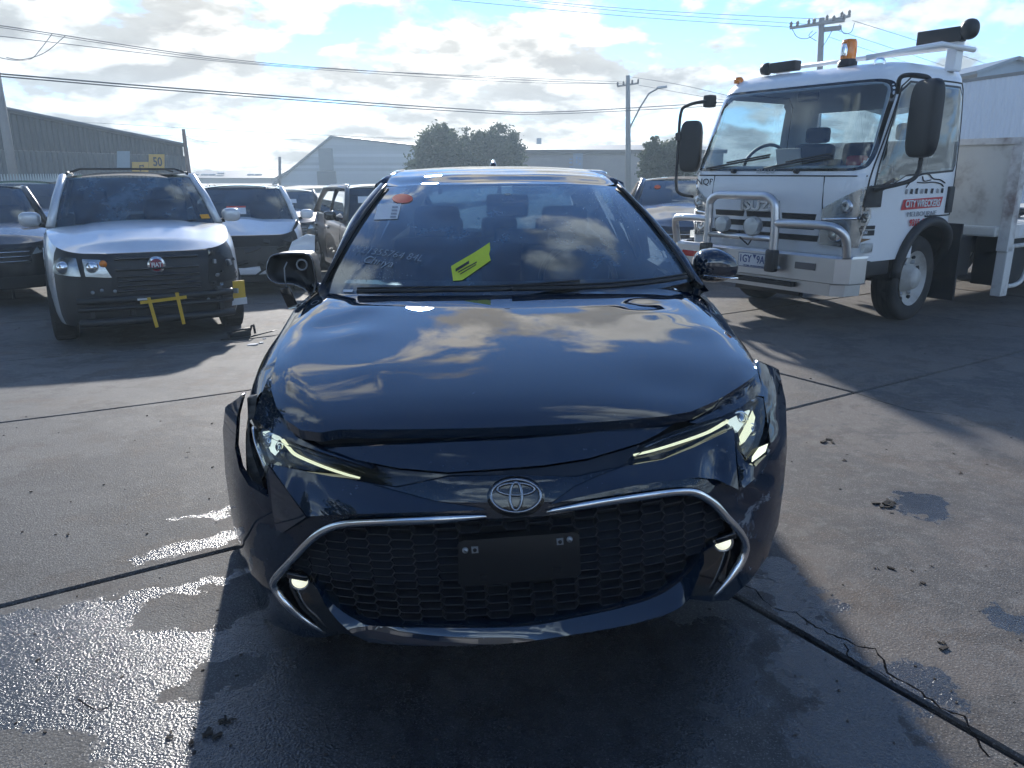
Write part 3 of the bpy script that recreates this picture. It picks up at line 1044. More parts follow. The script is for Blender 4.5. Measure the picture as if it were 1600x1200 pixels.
# ------------------------------------------------------------------ trees
def leaf_material(name, c0, c1):
    m, k = material(name)
    oi = k.n('ShaderNodeTexCoord').outputs['Object']
    n = k.noise(oi, 1.1, 4, 0.6)
    c = k.mix(k.ss(n, .3, .7), c0, c1)
    d = k.n('ShaderNodeBsdfPrincipled', i_Base_Color=c, i_Roughness=0.6, i_Specular_IOR_Level=0.3)
    t = k.n('ShaderNodeBsdfTranslucent', i_Color=c)
    x = k.n('ShaderNodeMixShader', i_0=0.4, i_1=d.outputs[0], i_2=t.outputs[0])
    k.n('ShaderNodeOutputMaterial', i_Surface=x)
    return m


M_leaf = leaf_material('tree_leaves', (0.045, 0.065, 0.035), (0.10, 0.125, 0.06))
M_bark = simple('bark', (0.08, 0.065, 0.05), 0.9, var=0.3, bump=0.4, bscale=20)


def tree(name, base, h, crowns, leaf, n, label, seed):
    """crowns: (x, y, z, rx, ry, rz) relative to base"""
    rn = random.Random(seed)
    t = empty(name, base)
    tag(t, label, 'tree', 'trees')
    tb = MB()
    top = Vector((0, 0, h * 0.62))
    tb.tube([(0, 0, 0), (h * .012, 0, h * .2), (-h * .01, 0, h * .42), top], [h * .035, h * .028, h * .022, h * .010], 9)
    for cx, cy, cz, rx, ry, rz in crowns:
        st = Vector((0, 0, h * rn.uniform(.22, .42)))
        mid = st.lerp(Vector((cx, cy, cz)), .55) + Vector((rn.uniform(-.2, .2), rn.uniform(-.2, .2), .2))
        tb.tube([st, mid, (cx, cy, cz)], [h * .018, h * .011, h * .004], 7)
    tb.build('trunk', M_bark, t, True)
    cb = MB()
    tot = sum(c[3] * c[5] for c in crowns)
    for cx, cy, cz, rx, ry, rz in crowns:
        m = int(n * rx * rz / tot)
        clumps = []
        for i in range(max(22, m // 26)):
            while True:
                v = Vector((rn.uniform(-1, 1), rn.uniform(-1, 1), rn.uniform(-1, 1)))
                if 0.25 < v.length < 1:
                    break
            v = v.normalized() * (v.length ** 0.6) * rn.uniform(.7, 1.18)
            clumps.append(Vector((cx + v.x * rx, cy + v.y * ry, cz + v.z * rz)))
        for i in range(m):
            c = rn.choice(clumps)
            s = min(rx, rz) * 0.13
            p = c + Vector((rn.gauss(0, s), rn.gauss(0, s), rn.gauss(0, s * .8)))
            l = leaf * rn.uniform(.6, 1.4)
            a = Vector((rn.uniform(-1, 1), rn.uniform(-1, 1), rn.uniform(-1, .6))).normalized()
            b2 = a.cross(Vector((rn.uniform(-1, 1), rn.uniform(-1, 1), rn.uniform(-1, 1)))).normalized() * l * .42
            a = a * l
            cb.add([p - a, p + b2, p + a, p - b2], [(0, 1, 2, 3)])
    cr = cb.build('crown', M_leaf, t)
    return t


def px_tree(name, Y, crowns_px, leaf, n, label, seed, trunk_px):
    b0 = at_y(trunk_px, 300, Y)
    base = Vector((b0.x, Y, 0))
    cs = []
    for px, py, rx, ry in crowns_px:
        p = at_y(px, py, Y)
        s = Y / FPX * 1.03
        cs.append((p.x - base.x, random.uniform(-.6, .6), p.z, rx * s, rx * s * .8, ry * s))
    h = max(c[2] + c[5] for c in cs)
    return tree(name, base, h, cs, leaf, n, label, seed)


px_tree('broadleaf_tree', 52, [(680, 226, 30, 28), (668, 256, 30, 26), (708, 250, 30, 36), (694, 212, 18, 14), (690, 268, 44, 16)], .13, 15000, 'dark bushy tree left of its twin behind the hatchback roof', 3, 688)
px_tree('broadleaf_tree', 54, [(782, 222, 30, 24), (792, 246, 28, 26), (762, 244, 24, 32), (740, 240, 24, 32), (770, 266, 46, 16)], .13, 15000, 'dark bushy tree right of its twin behind the hatchback roof', 4, 780)
px_tree('street_tree', 40, [(1020, 246, 20, 26), (1044, 250, 26, 26), (1066, 254, 22, 24), (1016, 226, 10, 12), (1034, 270, 36, 22)], .09, 15000, 'rounded green tree beside the street pole left of the truck', 5, 1036)
tree('yard_tree', (-7.0, -4.5, 0), 9.0, [(-.4, 0, 6.0, 2.4, 2.2, 2.0), (1.2, .2, 4.6, 1.8, 1.6, 1.5), (-1.6, .3, 4.4, 1.7, 1.6, 1.6), (.2, 0, 7.6, 1.5, 1.4, 1.3)], .16, 9000, 'leafy tree on the yard edge behind the viewer to the left', 6)
tree('yard_tree', (-10.2, 6.2, 0), 9.5, [(0, 0, 6.2, 2.4, 2.4, 2.2), (1.2, .2, 4.6, 1.8, 1.8, 1.6), (-1.6, .3, 4.6, 1.9, 1.6, 1.7), (.2, 0, 7.9, 1.6, 1.4, 1.3), (0, 0, 3.0, 2.0, 2.0, 1.2)], .17, 11000, 'leafy tree out of frame beyond the left edge beside the black SUV', 8)


# ------------------------------------------------------------------ poles and wires
def pole(name, base, top, r0, r1, label, cat='pole', mat=None):
    p = empty(name, (base[0], base[1], 0))
    tag(p, label, cat)
    d = Vector(top) - Vector((base[0], base[1], 0))
    MB().tube([(0, 0, -.1), d * .5, d], [r0, (r0 + r1) / 2, r1], 10).build('shaft', mat or M_pole, p, True)
    return p


Y1 = 50
b1 = at_y(982, 300, Y1)
t1 = at_y(981, 118, Y1)
p1 = pole('street_pole', (b1.x, Y1), t1, .19, .13, 'grey power pole with street lamp arm behind the hatchback roof', 'power pole', M_concpole)
loc = Vector((b1.x, Y1, 0))
xa, xb = at_y(964, 135, Y1) - loc, at_y(998, 130, Y1) - loc
MB().tube([xa, xb], .06, 6).build('crossarm', M_pole, p1)
for t in (0.03, .3, .7, .97):
    q = xa.lerp(xb, t)
    MB().lathe([(.02, .0), (.07, .05), (.05, .12), (.07, .18), (.02, .25)], q, 'Z', 8).build('insulator', M_ins, p1, True)
la = [at_y(984, 200, Y1) - loc, at_y(1000, 168, Y1 - .5) - loc, at_y(1014, 146, Y1 - .8) - loc, at_y(1027, 139, Y1 - 1) - loc]
MB().tube(la, .05, 6).build('lamp_arm', M_steel, p1)
MB().box(at_y(1034, 136.5, Y1 - 1.1) - loc, (.62, .25, .14), ry=-.12, bev=.04).build('lamp_head', M_steel, p1)

Y2 = 42
b2_ = at_y(1274, 300, Y2)
t2 = at_y(1284, 28, Y2)
p2 = pole('power_pole', (b2_.x, Y2), t2, .20, .14, 'tall power pole with two crossarms rising behind the truck cab', 'power pole')
loc2 = Vector((b2_.x, Y2, 0))
arms = [((1234, 44, 0), (1320, 32, -1.0)), ((1262, 40, .4), (1328, 25, .9))]
for (a, b_, dy), (c, d, ey) in arms:
    xa, xb = at_y(a, b_, Y2 + dy) - loc2, at_y(c, d, Y2 + ey) - loc2
    MB().tube([xa, xb], .075, 6).build('crossarm', M_pole, p2)
    for t in (0.02, .14, .45, .8, .98):
        q = xa.lerp(xb, t)
        MB().lathe([(.02, .0), (.09, .06), (.06, .13), (.09, .2), (.03, .3)], q, 'Z', 8).build('insulator', M_ins, p2, True)
MB().box(at_y(1300, 45, Y2) - loc2, (.85, .3, .2), ry=-.1).build('switch_box', M_pole, p2)
for P in ([(1238, 46), (1246, 58), (1262, 60), (1276, 50)], [(1300, 48), (1290, 66), (1284, 74)], [(1312, 38), (1318, 52), (1330, 50), (1335, 36)], [(1270, 48), (1264, 56), (1276, 64)]):
    MB().tube([at_y(x, y, Y2 - .3) - loc2 for x, y in [(q.x, q.y) for q in spline2([Vector(q) for q in P], 4)]], .018, 5).build('jumper_cable', M_wire, p2)

pl = at_y(24, 290, 29)
ptop = at_y(-14, 70, 29)
pole('leaning_pole', (pl.x, 29), ptop, .17, .14, 'leaning timber pole in front of the dark shed at the left edge', 'power pole')
q = at_y(437, 292, 60)
pole('thin_post', (q.x, 60), at_y(437, 245, 60), .12, .10, 'thin dark post before the gabled warehouse', 'post', M_pole)


def wire(P, label, sag=0.0, r=0.02, n=18):
    """cable through (px, py, depth) points"""
    pts = [at_y(*q) for q in P]
    out = []
    if len(pts) == 2:
        a, b_ = pts
        for i in range(n + 1):
            t = i / n
            p = a.lerp(b_, t)
            p.z -= sag * 4 * t * (1 - t)
            out.append(p)
    else:
        out = spline2(pts, 8)
    o = MB().tube(out, r, 5).build('overhead_wire', M_wire)
    tag(o, label, 'cable', 'overhead wires')
    return o


wire([(-40, 34, 26), (400, 97, 34), (800, 124, 42), (966, 131, 50)], 'upper overhead cable from the left edge to the street pole', r=.014)
wire([(-40, 37, 26.4), (400, 99.5, 34), (800, 121, 42), (974, 128, 50)], 'cable running just beside the upper cable to the street pole', r=.011)
wire([(-40, 52, 26), (400, 101, 35), (800, 128, 43), (990, 131, 50)], 'second overhead cable below the upper pair at the left edge', r=.011)
wire([(-40, 112, 24), (300, 140, 30), (700, 169, 40), (860, 175, 46), (1130, 160, 48)], 'thick lower overhead cable above the sheds', r=.024)
wire([(-40, 116, 24), (300, 144, 30), (700, 173, 40), (860, 178, 46), (1130, 165, 48)], 'thick cable hanging just under the lower overhead cable', r=.020)
wire([(640, -6, 40), (1000, 27, 41), (1240, 43, 42)], 'topmost cable to the tall pole from the left', r=.012)
wire([(760, -6, 41), (1000, 15, 41.5), (1240, 28, 41.8), (1316, 29, 42)], 'cable to the tall pole crossing the top edge near the middle', r=.012)
wire([(800, 0, 40), (1000, 20, 41), (1262, 38, 42)], 'middle cable of the three to the tall pole', r=.011)
wire([(1332, 32, 42), (1440, 66, 50), (1560, 106, 60)], 'upper cable leading right from the tall pole', r=.014)
wire([(1310, 48, 42), (1420, 84, 50), (1520, 118, 60)], 'middle cable leading right from the tall pole', r=.012)
wire([(1296, 58, 42), (1400, 92, 50), (1500, 122, 60)], 'lowest cable leading right from the tall pole', r=.011)
wire([(985, 120, 50), (1060, 132, 46), (1140, 150, 42)], 'cable from the street pole towards the truck roof', r=.011)
wire([(998, 133, 50), (1070, 146, 46), (1140, 158, 42)], 'lower cable from the street pole towards the truck roof', r=.011)
wire([(60, 187, 60), (400, 206, 62), (660, 218, 64)], 'thin cable crossing above the gabled warehouse', r=.014)
wire([(200, 210, 60), (490, 219, 64)], 'thin cable ending at the warehouse gable', r=.012)
wire([(283, 210, 42.5), (330, 222, 55), (470, 234, 84)], 'cable dropping from the shed post to the warehouse', r=.014)
wire([(-10, 88, 24), (22, 94, 24), (48, 92, 25), (64, 76, 25.5), (82, 52, 26)], 'drooping jumper cable at the left edge', r=.011)
wire([(10, 90, 24), (36, 93, 24.5), (70, 82, 25), (102, 56, 26)], 'second drooping jumper cable beside the left edge', r=.011)

# ------------------------------------------------------------------ other vehicles
def sgp(x, e):
    return math.copysign(abs(x) ** e, x)


TK = [(0, .95), (.15, .985), (.5, 1.0), (.78, .99), (.92, .968), (1, .935)]
TY = [(0, .985), (.12, .996), (.4, 1.0), (.75, .992), (.9, .982), (1, .965)]


def pane(bl, br, tr, tl, bow=(0, 0, 0), nu=10, nv=6, side=0.0):
    bl, br, tr, tl, bow = map(Vector, (bl, br, tr, tl, bow))
    rows = []
    for j in range(nv + 1):
        t = j / nv
        r = []
        for i in range(nu + 1):
            s = i / nu
            p = bl.lerp(br, s).lerp(tl.lerp(tr, s), t)
            r.append(p + bow * (4 * s * (1 - s)) * (1 - .3 * t) + bow.normalized() * side * (4 * t * (1 - t)) if bow.length else p)
        rows.append(r)
    return MB().grid(rows)


class Car:
    def __init__(self, name, label, loc, phi, paint, L=4.5, W=1.82, H=1.62, hz=.86, belt=1.02, beltr=1.08, yc=1.15, yw=1.95, yr=3.75, yt=4.2, n=5.0,
                 r=.34, wy=(.92, 3.55), sill=.24, ground=None, front_mat=None, tail='hatch', rails=False, rear_glass_mat=None, group=None, parent=None, zoff=None, hood=True,
                 cat='car', glass_mat=None, rim=None):
        self.L, self.W, self.H = L, W, H
        self.n, self.hz, self.belt, self.beltr, self.yc = n, hz, belt, beltr, yc
        yt = min(yt, L - .28)
        yr = min(yr, yt - .35)
        x, y = loc[0], loc[1]
        z = gz(x - sin(phi) * L / 2, y + cos(phi) * L / 2) if zoff is None else zoff
        root = self.root = empty(name, (x, y, z), phi, parent)
        if parent is None:
            tag(root, label, cat, group)
        gm = glass_mat or M_glass_dark
        self.ztab = [(0, hz - .03), (.25, hz + .02), (yc, belt), (yt, beltr), (L, beltr - .06)] if tail == 'hatch' else [(0, hz - .03), (.25, hz + .02), (yc, belt), (yt, beltr), (L, beltr - .05)]
        N = 96
        arch = []
        th = [2 * pi * i / N for i in range(N)]
        extra = []
        for yv in wy:
            for j in range(9):
                yy = yv + r * 1.13 * cos(pi * j / 8)
                c = 1 - 2 * yy / L
                extra.append(math.acos(max(-1, min(1, sgp(c, n / 2)))))
        th = sorted(set([round(t, 4) for t in th] + [round(t, 4) for t in extra] + [round(2 * pi - t, 4) for t in extra]))
        cols = []
        for t in th + [th[0] + 2 * pi]:
            x0 = W / 2 * sgp(sin(t), 2 / n)
            y0 = L / 2 * (1 - sgp(cos(t), 2 / n))
            zb = sill + (.05 if (y0 < .12 or y0 > L - .12) else 0)
            for yv in wy:
                R_ = r * 1.13
                if abs(y0 - yv) < R_ and abs(x0) > W * .4:
                    zb = max(zb, r + sqrt(R_ * R_ - (y0 - yv) ** 2))
            zt_ = lerp_table(y0, self.ztab)
            c_ = []
            for j in range(15):
                z = zb + (zt_ - zb) * j / 14
                q = (z - sill) / (zt_ - sill)
                c_.append(Vector((x0 * lerp_table(q, TK), L / 2 + (y0 - L / 2) * lerp_table(q, TY), z)))
            cols.append((y0, c_))
        body, front, rear = MB(), MB(), MB()
        for i in range(len(cols) - 1):
            ym = (cols[i][0] + cols[i + 1][0]) / 2
            xm = abs(cols[i][1][7].x + cols[i + 1][1][7].x) / 2
            m = front if (ym < .30) else (rear if ym > L - .25 else body)
            m.grid([cols[i][1], cols[i + 1][1]])
        for m, nm, mt in ((body, 'body_panel', paint), (front, 'front_bumper', front_mat or paint), (rear, 'rear_bumper', paint)):
            o = m.build(nm, mt, root, True)
            bm = bmesh.new()
            bm.from_mesh(o.data)
            bmesh.ops.remove_doubles(bm, verts=bm.verts, dist=1e-5)
            bmesh.ops.recalc_face_normals(bm, faces=bm.faces)
            bm.to_mesh(o.data)
            bm.free()
        self.cols = cols
        # bonnet
        half_ = [c for c in zip(th, cols) if c[0] <= pi + 1e-6]
        self.paint = paint
        if hood:
            self.deck('bonnet', [c for t, c in half_ if c[0] <= yc + .12], paint, .055)
        if tail == 'sedan':
            self.deck('boot_lid', [c for t, c in half_ if c[0] >= yt - .1], paint, .02)
        # cabin
        xb, xr = W / 2 * .90, W / 2 * .72
        zr = H - .06
        self.xb, self.xr = xb, xr
        zb0, zb1 = belt - .01, beltr - .01
        A, At = (xb, yc + .22, zb0 + .01), (xr, yw, zr)
        D, Dt = (xb * .94, yt, zb1), (xr * .97, yr, zr - .03)
        mx = lambda p: (-p[0], p[1], p[2])
        self.wsq = (mx(A), A, At, mx(At))
        self.ws = pane(mx(A), A, At, mx(At), (0, -.17, .0), 16, 8, .03).build('windscreen', gm, root, True)
        pane(mx(At), At, Dt, mx(Dt), (0, 0, .065), 16, 12, .02).build('roof', paint, root, True)
        pane(D, mx(D), mx(Dt), Dt, (0, .10, 0), 12, 6).build('rear_window', gm, root, True)
        for s in (1, -1):
            f = (lambda p: p) if s > 0 else mx
            nq = [0, .04, .46, .50, .90, 1.0]
            lw = lambda t: Vector(f(A)).lerp(Vector(f(D)), t)
            up = lambda t: Vector(f(At)).lerp(Vector(f(Dt)), max(0, min(1, (t * (D[1] - A[1]) + A[1] - At[1]) / (Dt[1] - At[1])))) if True else None
            def hi(t):
                y = A[1] + t * (D[1] - A[1])
                k = (y - At[1]) / (Dt[1] - At[1])
                if k < 0:
                    q = (y - A[1]) / (At[1] - A[1])
                    return Vector(f(A)).lerp(Vector(f(At)), max(0, q))
                return Vector(f(At)).lerp(Vector(f(Dt)), min(1, k))
            for a, b in ((0.05, .47), (.50, .97)):
                rows = []
                for j in range(6):
                    rows.append([lw(a + (b - a) * i / 10).lerp(hi(a + (b - a) * i / 10), j / 5 * .97) + Vector((s * .02 * sin(pi * j / 5) - s * .012, 0, 0)) for i in range(11)])
                MB().grid(rows).build('side_window', gm, root, True)
            MB().tube([Vector(f(A)), Vector(f(A)).lerp(Vector(f(At)), .5) + Vector((0, -.035, .03)), Vector(f(At)), Vector(f(At)).lerp(Vector(f(Dt)), .33) + Vector((s * .012, 0, .014)), Vector(f(At)).lerp(Vector(f(Dt)), .67) + Vector((s * .012, 0, .014)), Vector(f(Dt)), Vector(f(D))], [.045, .042, .045, .04, .04, .05, .06], 8).build('roof_rail_pillar', paint, root, True)
            MB().tube([lw(.485), hi(.485)], .035, 6).build('door_pillar', M_gloss, root, True)
            # door shut lines, handles and sill
            for yy in (A[1] + .12, A[1] + .485 * (D[1] - A[1]), A[1] + .88 * (D[1] - A[1])):
                pts = [self.side(yy, z_, s) for z_ in (sill + .10, sill + .3, .6, .8, belt - .06)]
                MB().tube(pts, .006, 5).build('door_gap', M_dark, root, True)
            for yy in (A[1] + .40 * (D[1] - A[1]), A[1] + .80 * (D[1] - A[1])):
                p = self.side(yy, belt - .16, s)
                MB().box(p + Vector((s * .012, 0, 0)), (.03, .20, .035), bev=.012).build('door_handle', paint, root, True)
            if rails:
                rp = [Vector(f(At)).lerp(Vector(f(Dt)), t) + Vector((-s * .05, 0, .035 + .03 * min(1, 8 * min(t, 1 - t)))) for t in [.04, .08, .2, .5, .8, .93, .97]]
                MB().tube(rp, .015, 6).build('roof_rail', M_alu if rails == 'silver' else M_plastic, root, True)
        # interior and underbody
        MB().box((0, (yc + yt) / 2 + .1, belt - .32), (W * .84, yt - yc - .1, .05)).build('cabin_floor', M_dark, root)
        MB().box((0, yc + .35, belt - .06), (W * .80, .42, .12), bev=.05).build('dashboard', M_plastic, root, True)
        for sx in (-.38, .38):
            st = MB().box((sx, yc + 1.35, belt - .05), (.5, .15, .6), rx=-.2, bev=.06).build('seat', M_seat, root, True)
            MB().box((sx, yc + 1.43, belt + .30), (.26, .1, .17), bev=.04).build('headrest', M_seat, st, True)
        MB().box((0, L / 2, sill + .06), (W * .72, L * .86, .08)).build('floor_pan', M_dark, root)
        for s in (-1, 1):
            for yv in wy:
                wheel(root, (s * (W / 2 - .12), yv, r), r, .22, .66, 5, s, rim)
                lr = []
                for i in range(13):
                    a = pi * i / 12
                    lr.append([(s * (W / 2 - .02), yv + r * 1.12 * cos(a), r + r * 1.12 * sin(a)), (s * (W / 2 - .32), yv + r * 1.12 * cos(a), r + r * 1.12 * sin(a))])
                MB().grid(lr).build('arch_liner', M_dark, root)

    def deck(self, name, cs, mat, crown):
        rows = []
        for y0, c in cs:
            a = c[-1]
            hw = abs(a.x)
            r_ = []
            for i in range(21):
                u = i / 10 - 1
                r_.append(Vector((u * hw, a.y + .0, a.z + crown * (1 - u * u) * min(1, max(0, y0) / .25) + .012 * (1 if abs(u) < .55 else 0) * min(1, max(0, y0 - .1) / .5))))
            rows.append(r_)
        o = MB().grid(rows[::-1]).build(name, mat, self.root, True)
        return o

    def side(self, y, z, s):
        W, L, n = self.W, self.L, self.n
        zt_ = lerp_table(y, self.ztab)
        q = max(0, min(1, (z - .24) / (zt_ - .24)))
        x = W / 2 * max(0, 1 - abs(2 * y / L - 1) ** n) ** (1 / n) * lerp_table(q, TK)
        return Vector((s * (x + .002), y, z))

    def fy(self, x, z):
        W, L, n = self.W, self.L, self.n
        q = max(0, min(1, (z - .24) / (self.hz - .03 - .24)))
        a = min(.985, abs(x) / (W / 2 * lerp_table(q, TK)))
        y0 = L / 2 * (1 - (1 - a ** n) ** (1 / n))
        return L / 2 + (y0 - L / 2) * lerp_table(q, TY)

    def fp(self, name, P, mat, off=-.006, step=.05, parent=None, skirt=.03):
        V, T, _ = fill(P, step)
        pts = [Vector((q.x, self.fy(q.x, q.y) + off, q.y)) for q in V]
        F = [(a, b, c) for a, b, c in T]
        vs, fs = list(pts), list(F)
        if skirt:
            idx = {}
            for a, b in boundary_edges(F):
                for i in (a, b):
                    if i not in idx:
                        idx[i] = len(vs)
                        vs += [pts[i].copy(), pts[i] + Vector((0, skirt, 0))]
                fs.append((idx[b], idx[a], idx[a] + 1, idx[b] + 1))
        return mesh(name, vs, fs, mat, parent or self.root, True)

    def face(self, lamp=True, grille=True, plate=False):
        """ordinary lamps and grille"""
        hz, W = self.hz, self.W / 2
        if lamp:
            for s in (-1, 1):
                P = [(s * W * .52, hz - .17), (s * W * .90, hz - .13), (s * W * .93, hz - .06), (s * W * .60, hz - .07)]
                P = P if s > 0 else P[::-1]
                h = self.fp('headlight', P, M_chrome_dull, -.004)
                self.fp('headlight_lens', P, M_lens, -.012, parent=h, skirt=0)
        if grille:
            self.fp('grille', [(-W * .48, hz - .28), (W * .48, hz - .28), (W * .54, hz - .09), (-W * .54, hz - .09)], M_plastic, -.006)
            for i in range(3):
                z = hz - .25 + .06 * i
                MB().tube([(x, self.fy(x, z) - .014, z) for x in [W * .5 * (j / 5 - 1) for j in range(11)]], .009, 5).build('grille_bar', M_chrome_dull, self.root, True)
            self.fp('air_intake', [(-W * .6, .30), (W * .6, .30), (W * .68, .45), (-W * .68, .45)], M_plastic, -.006)

    def mirrors(self, mat, which=(-1, 1)):
        for s in which:
            c = Vector((s * (self.xb + .19), self.yc + .52, self.belt + .08))
            b_ = blob((0, 0, 0), (.105, .065, .078), pw=3)
            o = mesh('door_mirror', [c + q for q in b_.v], b_.f, mat, self.root, True)
            MB().tube([c + Vector((-s * .08, 0, -.06)), c + Vector((-s * .22, 0, -.09))], .028, 6).build('mirror_arm', M_plastic, o, True)

    def glass_pt(self, s, t, out=.01):
        bl, br, tr, tl = map(Vector, self.wsq)
        bow = Vector((0, -.17, 0))
        p = bl.lerp(br, s).lerp(tl.lerp(tr, s), t) + bow * (4 * s * (1 - s)) * (1 - .3 * t) + Vector((0, -1, 0)) * .03 * 4 * t * (1 - t)
        return p + Vector((0, -.8, .6)) * out

    def sticker(self, name, s0, s1, t0, t1, mat):
        rows = [[self.glass_pt(s0 + (s1 - s0) * i / 4, t0 + (t1 - t0) * j / 3) for i in range(5)] for j in range(4)]
        return MB().grid(rows).build(name, mat, self.ws, True)

    def wipers(self):
        for a, b in ((.12, .48), (.50, .86)):
            MB().tube([self.glass_pt(a + (b - a) * i / 8, .02 + .05 * i / 8, .02) for i in range(9)], .010, 5).build('wiper', M_plastic, self.root, True)


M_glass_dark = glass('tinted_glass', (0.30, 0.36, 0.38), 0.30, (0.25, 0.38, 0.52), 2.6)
M_chrome_dull = simple('lamp_reflector', (0.50, 0.52, 0.54), 0.25, metal=0.9, var=0.2, scale=20)
P_silver = carpaint('silver_paint', (0.56, 0.59, 0.62), .3, .32, .18, metal=.3)
P_white = carpaint('white_paint', (0.78, 0.80, 0.82), 0, .4, .08)
P_grey = carpaint('warm_grey_paint', (0.10, 0.098, 0.092), .3, .35, .2, metal=.4)
P_black2 = carpaint('dusty_black_paint', (0.012, 0.013, 0.016), .2, .35, .22)
P_navy = carpaint('navy_paint', (0.012, 0.018, 0.035), .2, .3, .08)
P_blue = carpaint('pale_blue_paint', (0.10, 0.17, 0.30), .3, .3, .1, metal=.3)

# --- silver wagon with its front bumper missing
w = Car('silver_wagon', 'silver station wagon missing its front bumper with yellow tape marks on its nose', (-3.52, 7.50), radians(28), P_silver,
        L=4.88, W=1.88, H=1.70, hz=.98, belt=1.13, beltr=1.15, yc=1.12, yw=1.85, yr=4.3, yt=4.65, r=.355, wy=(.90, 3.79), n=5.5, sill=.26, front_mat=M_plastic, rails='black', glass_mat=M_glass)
# bonnet lip and creases
hl = [(-.36, .74), (-.42, .92), (-.80, .96), (-.86, .78)]
w.fp('lamp_surround', [(-.30, .68), (-.36, .95), (-.88, .97), (-.90, .70)][::-1], M_plastic, -.012)
for P in ([(-.60, .75), (-.84, .77), (-.80, .93), (-.62, .92)], [(-.34, .73), (-.56, .75), (-.57, .91), (-.42, .90)]):
    h = w.fp('headlight', P[::-1], M_chrome_dull, -.03)
    w.fp('headlight_lens', P[::-1], M_lens, -.042, parent=h, skirt=0)
    cx = sum(q[0] for q in P) / 4
    MB().lathe([(0, -.02), (.04, -.015), (.055, 0), (.06, .02)], (cx - .02, w.fy(cx, .83) - .03, .83), 'Y', 16).build('lamp_bulb', M_chrome, h, True)
MB().lathe([(0, -.01), (.03, -.008), (.035, .01)], (-.40, w.fy(-.4, .86) - .035, .86), 'Y', 12).build('indicator', M_amber, w.root, True)
gm = w.fp('grille', [(-.30, .56), (.44, .56), (.54, .95), (-.36, .95)], M_plastic, -.02)
for i, z in enumerate((.60, .645, .69, .735, .80, .90)):
    MB().tube([(x, w.fy(x, z) - .035, z) for x in [-.30 + .74 * j / 8 for j in range(9)]], .010 if i < 4 else .014, 6).build('grille_bar', M_gloss, gm, True)
ec = Vector((.06, w.fy(.06, .83) - .035, .83))
em = MB().lathe([(0, -.012), (.078, -.010), (.082, -.004), (.082, .01)], ec, 'Y', 28).build('emblem', M_chrome, w.root, True)
MB().lathe([(0, -.015), (.058, -.0145), (.060, -.010)], ec, 'Y', 28).build('emblem_disc', simple('emblem_red', (0.25, 0.02, 0.04), .35), em, True)
text_mesh('FIAT', .060, M_paper, em, frame_matrix(ec + Vector((0, -.017, 0)), (1, 0, 0), (0, 0, 1)), sx=.8, bold=.002)
# bare carrier beams where the bumper was
for z, r_, y_ in ((.52, .035, .05), (.44, .022, .06), (.31, .04, .07)):
    MB().tube([(x, w.fy(x * .9, z) - y_ + .02, z) for x in [-.66 + 1.4 * j / 8 for j in range(9)]], r_, 8).build('carrier_beam', M_plastic, w.root, True)
for x in (-.55, -.2, .25, .62):
    MB().box((x, .02, .40), (.05, .06, .22), bev=.01).build('bracket', M_plastic, w.root)
# torn left corner of the wing and open right corner
w.fp('wing_corner', [(-.93, .60), (-.86, .62), (-.84, .95), (-.92, .96)], P_silver, -.02, .03)
w.fp('lamp_cavity', [(.52, .62), (.90, .62), (.92, .97), (.56, .96)], M_dark, -.012)
rr = random.Random(5)
for i in range(16):
    x, z = rr.uniform(.55, .86), rr.uniform(.45, .93)
    MB().box((x, w.fy(x, z) - .03, z), (rr.uniform(.02, .08), .03, rr.uniform(.015, .06)), rr.uniform(0, 3), rr.uniform(0, 3), bev=.004).build('broken_bracket', rr.choice([M_steel, M_plastic, M_plastic, M_lens]), w.root)
for x, z in ((-.52, .60), (-.44, .615), (-.33, .60), (.57, .62), (.50, .46)):
    MB().lathe([(0, -.01), (.016, -.008), (.018, .005)], (x, w.fy(x, z) - .03, z), 'Y', 10).build('bolt', M_steel, w.root, True)
lab = MB().box((.80, .20, .50), (.20, .02, .20), rz=.3).build('yellow_label_plate', M_yellow, w.root)
MB().box((.79, .19, .385), (.24, .02, .07), rz=.3).build('white_bracket', M_white, w.root)
MB().box((-.10, w.fy(0, .5) - .075, .515), (.10, .006, .018)).build('sticker', M_paper, w.root)
# tape marks
yf = w.fy(0, .4) - .105
MB().box((.08, yf - .004, .50), (.42, .008, .030), ry=-.06).build('tape_strip', M_yellow, w.root)
MB().box((-.03, yf - .012, .385), (.032, .008, .30), ry=-.14).build('tape_strip', M_yellow, w.root)
MB().box((.22, yf - .012, .405), (.032, .008, .32), ry=-.10).build('tape_strip', M_yellow, w.root)
w.mirrors(P_silver)
w.wipers()
w.sticker('rego_label', .90, .96, .10, .19, simple('orange_label', (.75, .33, .02), .6))
# roof bars
for yy in (2.05, 3.4):
    MB().tube([(-.60, yy, 1.70), (-.5, yy, 1.735), (.5, yy, 1.735), (.60, yy, 1.70)], .012, 6).build('roof_bar', M_plastic, w.root, True)

